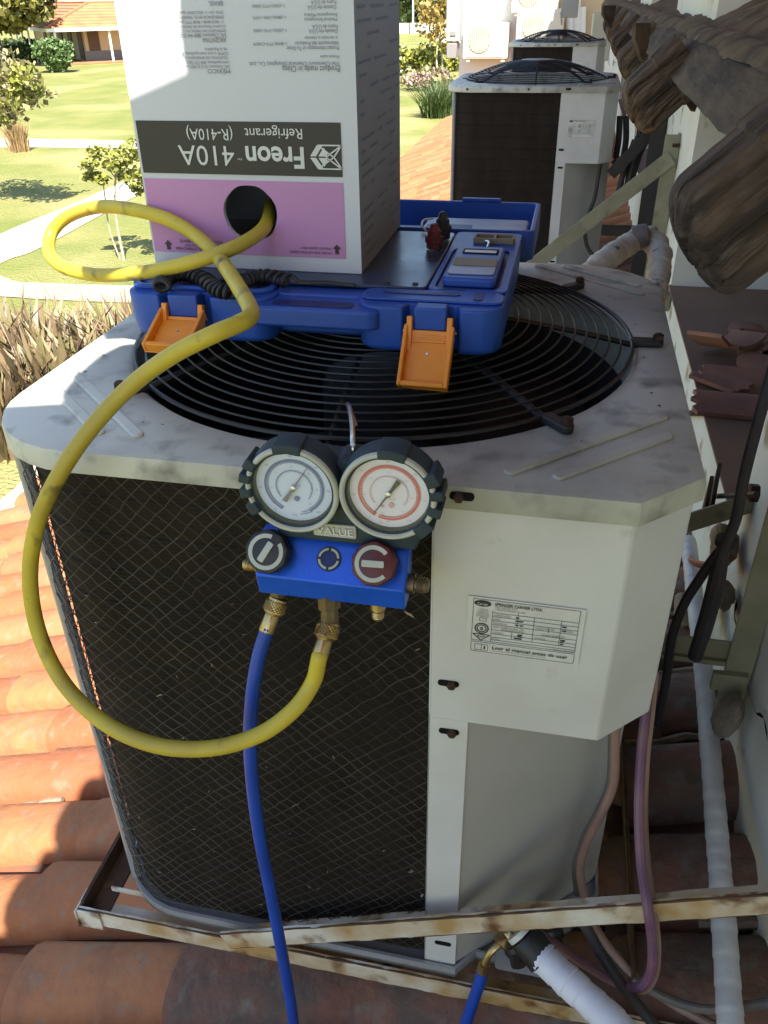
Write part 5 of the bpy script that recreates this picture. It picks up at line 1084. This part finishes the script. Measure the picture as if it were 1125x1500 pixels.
m = MB(); a, b = PZ(520, 50, GZ), PZ(700, 52, GZ); m.box(a.x, b.x, a.y, a.y+.4, GZ, GZ+1.3); one(m, 'boundary_wall', 'plaster_grey', 'low pale boundary wall in front of the far trees', 'wall')
lm = thing('street_lamp', 'pale lamp post standing against the far trees', 'lamp', PZ(605, 50, GZ)); c = PZ(605, 50, GZ); MB().tube([c, c+V((0, 0, 5.0))], .12, 6).build('post', 'white_paint', lm); MB().lathe([(.1, 0), (.55, .15), (.5, .5), (.1, .7)], Matrix.Translation(c+V((0, 0, 4.9))), 10).build('lamp_head', 'white_paint', lm)
for k, (px, py, r, mt, nm_, nmz) in enumerate(((608, 110, 1.7, 'leaf_yellow', 'clipped_bush', 'yellow green clipped bush beside the path right of the carton'), (640, 104, 1.6, 'leaf_yellow', 'clipped_bush', 'yellow green bush just left of the second air conditioner'))):
    b = PZ(px, py, GZ); t = thing(nm_, nmz, 'bush', b); m = MB()
    for j in range(9): leaves(m, b+V((R(-.8, .8)*r, R(-.6, .6)*r, r*R(.35, .8))), (r*.55, r*.55, r*.45), 200, .2)
    m.build('crown', mt, t, ang=0); MB().tube([b, b+V((0, 0, r*.7))], .08, 6).build('trunk', 'bark', t)
b = PZ(624, 132, GZ); m = MB(); t = thing('flowering_shrub', 'pink flowering shrub behind the roof edge', 'shrub', b)
for j in range(8): leaves(m, b+V((R(-1, 1)*1.2, R(-1, 1), R(.3, .8))), (.7, .7, .35), 60, .12)
tag(m.build('flowers', 'flower_pink', t, ang=0), kind='stuff'); m = MB(); leaves(m, b+V((.2, 0, .6)), (1.5, 1.2, .6), 700, .16); m.build('foliage', 'leaf_pale', t, ang=0)
for k, (px, py) in enumerate(((640, 172), (655, 165))):
    b = PZ(px, py, GZ); m = MB(); blades(m, b, 420, 1.5, .95, .05, .7, 4, .45); one(m, 'agapanthus', 'leaf_dark', ['long leaved green plant at the far roof edge', 'long leaved green plant half hidden by the second air conditioner'][k], 'plant', 'leafy clumps by the roof', ang=0)
for k, (px, py, h) in enumerate(((628, 112, 5.5), (641, 118, 4.8), (648, 116, 4.2))):
    b = PZ(px, py, GZ); tree('sapling', b, h*.65, [((R(-.5, .5), R(-.5, .5), h*.8), (1.3, 1.2, 1.3)), ((R(-.6, .6), R(-.5, .5), h*.55), (1, 1, .8))], 260, .2, 'leaf_autumn', 'bark_pale', ['thin bare sapling left of the people', 'thin sapling in the middle, below the people', 'thin sapling touching the second air conditioner'][k], group='saplings by the bush', tr=.07, limbs=5)
# people on the lawn
def person(px, py, shirt, label, s=1.0, arm=.15, legs='jeans'):
    b = PZ(px, py, GZ); T = lambda x, y, z: b+V((x*s, y*s, z*s)); p = thing('person', label, 'person', b, 'people standing on the lawn'); m = MB()
    def limb(a, r): m.tube([T(*q) for q in a], r, 8, 4)
    limb([(0, 0, .85), (0, 0, 1.05), (0, 0, 1.3), (0, 0, 1.44), (0, 0, 1.5), (0, .0, 1.55), (0, -.01, 1.62), (0, -.01, 1.72), (0, 0, 1.75)], lambda t: s*(.16 if t < .45 else .17 if t < .5 else .06 if t < .68 else .095 if t < .96 else .05))
    for sd in (-1, 1):
        limb([(sd*.09, 0, .9), (sd*.10, -.01, .5), (sd*.10, .0, .08), (sd*.10, -.14, .03)], lambda t: s*(.085-.045*t)); limb([(sd*.18, 0, 1.4), (sd*(.22+arm*.3), 0, 1.12), (sd*(.2+arm*.5), -.08, .86)], lambda t: s*(.052-.02*t))
    m.build('body', 'skin', p); m = MB(); m.tube([T(0, 0, .88), T(0, 0, 1.1), T(0, 0, 1.32), T(0, 0, 1.43)], lambda t: s*(.185 if t < .6 else .2-.12*(t-.6)/.4), 12, 4)
    for sd in (-1, 1): m.tube([T(sd*.16, 0, 1.41), T(sd*(.22+arm*.3), 0, 1.14)], .07*s, 8)
    m.build('shirt', shirt, p); m = MB(); m.tube([T(0, 0, .8), T(0, 0, .95)], .175*s, 10)
    for sd in (-1, 1): m.tube([T(sd*.09, 0, .9), T(sd*.10, -.01, .5), T(sd*.10, 0, .06)], lambda t: s*(.105-.035*t), 10, 3)
    m.build('trousers', legs, p); m = MB(); m.lathe([(.02, .14), (.085, .10), (.105, .02), (.09, -.04)], Matrix.Translation(T(0, .02, 1.67)) @ Matrix.Scale(s, 4), 10); m.build('hair', 'hair', p)
person(637, 81, 'shirt_dark', 'person in dark clothes, leftmost of the group on the lawn', 1.05, .2, 'shirt_dark'); person(643.5, 82, 'shirt_white', 'person in a white shirt and jeans in the middle of the group', 1.0); person(649.5, 80, 'shirt_white', 'person in white, right of the one in jeans', .95, .05, 'shirt_white'); person(655, 78, 'shirt_blue', 'person in blue at the right end of the group', 1.0)
# ================================================================== FAR WING OF THE HOUSE
yw = 15.5
wg = thing('house_wing', 'bright white end wing of the house closing the view behind the air conditioners', 'building', (-.4, yw, -1))
a, b = PY(674, 40, yw), PY(900, 40, yw); MB().box(a.x, 2.2, yw, yw+5, -4.4, 1.2).build('wall', 'white_wall', wg)
b2 = PY(762, 40, yw); MB().box(b2.x, 2.2, yw-.06, yw-.005, -4.3, 1.1).build('shade_panel', 'pav_wall', wg)  # beige sheet over the white wall, standing in for the eave's shade
def minisplit(px, py, y, w, h, label):
    c = PY(px, py, y); t = thing('wall_unit', label, 'air conditioner', c+V((0, 0, -h/2)), 'small white wall units'); T = frame((c.x, y, c.z), (1, 0, 0), (0, 0, 1), (0, -1, 0))
    MB().prism(rrect(-w*.36, w*.64, -h/2, h/2, .02, 3), T, -.26, 0).build('casing', 'plastic_cream', t, bev=.008)
    m = MB(); m.lathe([(h*.36, 0), (h*.36, .006), (h*.34, .008)], T, 28); m.build('fan_grille', 'grille', t)
    for k in range(-5, 6):
        L = math.sqrt(max(0, (h*.33)**2-(k*h*.062)**2)); MB().box(k*h*.062-.006, k*h*.062+.006, -L, L, .009, .016, T).build('grille_bar', 'plastic_cream', t)
    MB().box(-w*.3, w*.55, -h*.46, -h*.44, 0, .006, T).build('trim_line', 'grille', t); MB().box(-w*.28, -w*.2, -h*.58, -h*.5, -.2, -.02, T).build('foot', 'plastic_cream', t); MB().box(w*.5, w*.58, -h*.58, -h*.5, -.2, -.02, T).build('foot', 'plastic_cream', t)
minisplit(702, 60, yw-.32, .74, .52, 'small white wall unit with a round grille on the sunlit wing'); minisplit(781, 40, yw-.5, .74, .5, 'second small wall unit just behind the farthest air conditioner'); minisplit(775, -8, yw-.4, .74, .5, 'highest small wall unit, cut by the top edge')
m = MB(); c = PY(665, 60, yw-1); e = PY(665, -30, yw-1); w_ = (PY(675, 60, yw-1)-PY(655, 60, yw-1)).x/2; m.box(c.x-w_, c.x+w_, yw-1.15, yw-.85, c.z, e.z); dk = thing('grey_duct', 'tall grey metal duct at the corner of the white wing', 'duct', c); m.build('casing', 'grey_wall', dk, bev=.01); MB().box(c.x-w_*.4, c.x+w_*.4, yw-1.165, yw-1.152, c.z+.08, c.z+.13).build('plate', 'pav_grey', dk)
c = PY(665, 74, yw-1); m = MB(); m.box(c.x-w_*.85, c.x+w_*.6, yw-1.2, yw-.8, c.z-.10, c.z+.11); one(m, 'grey_box', 'pav_grey', 'small dark grey box below the duct beside the people', 'box', bev=.01)
for k, (px, y0_, y1_) in enumerate(((836, -10, 60), (845, -10, 70), (853, 10, 50))):
    a, b = PY(px, y0_, yw-.3), PY(px-1, y1_, yw-.3); one(MB().tube([a, b], .06, 8), 'downpipe', 'white_paint', ['left of three pale pipes on the far wing', 'middle of three pale pipes on the far wing', 'right of three pale pipes on the far wing'][k], 'pipe', 'pipes on the far wing')
c = PY(832, 8, 9); lt = MB(); lt.box(c.x-.06, c.x+.10, 8.9, 9.1, c.z-.1, c.z+.25); lt.tube([c+V((-.06, -.1, -.05)), c+V((-.04, -.1, -.16))], .012, 6); one(lt, 'wall_lantern', 'grey_wall', 'grey boxed lamp hanging under the far eave', 'lamp', bev=.01)
for i, (px, py, w2, h2) in enumerate(((872, 40, .14, .2), (873, 72, .13, .16), (868, 95, .10, .14))):
    c = PY(px+8, py, 7.2); one(MB().box(c.x-w2/2, c.x+w2/2, 7.15, 7.25, c.z-h2/2, c.z+h2/2), 'meter_box', 'plastic_cream', ['upper cream box on the far wall beside the farthest air conditioner', 'middle cream box beside the farthest air conditioner', 'lowest cream box beside the farthest air conditioner'][i], 'box', 'cream boxes on the far wall', bev=.012)
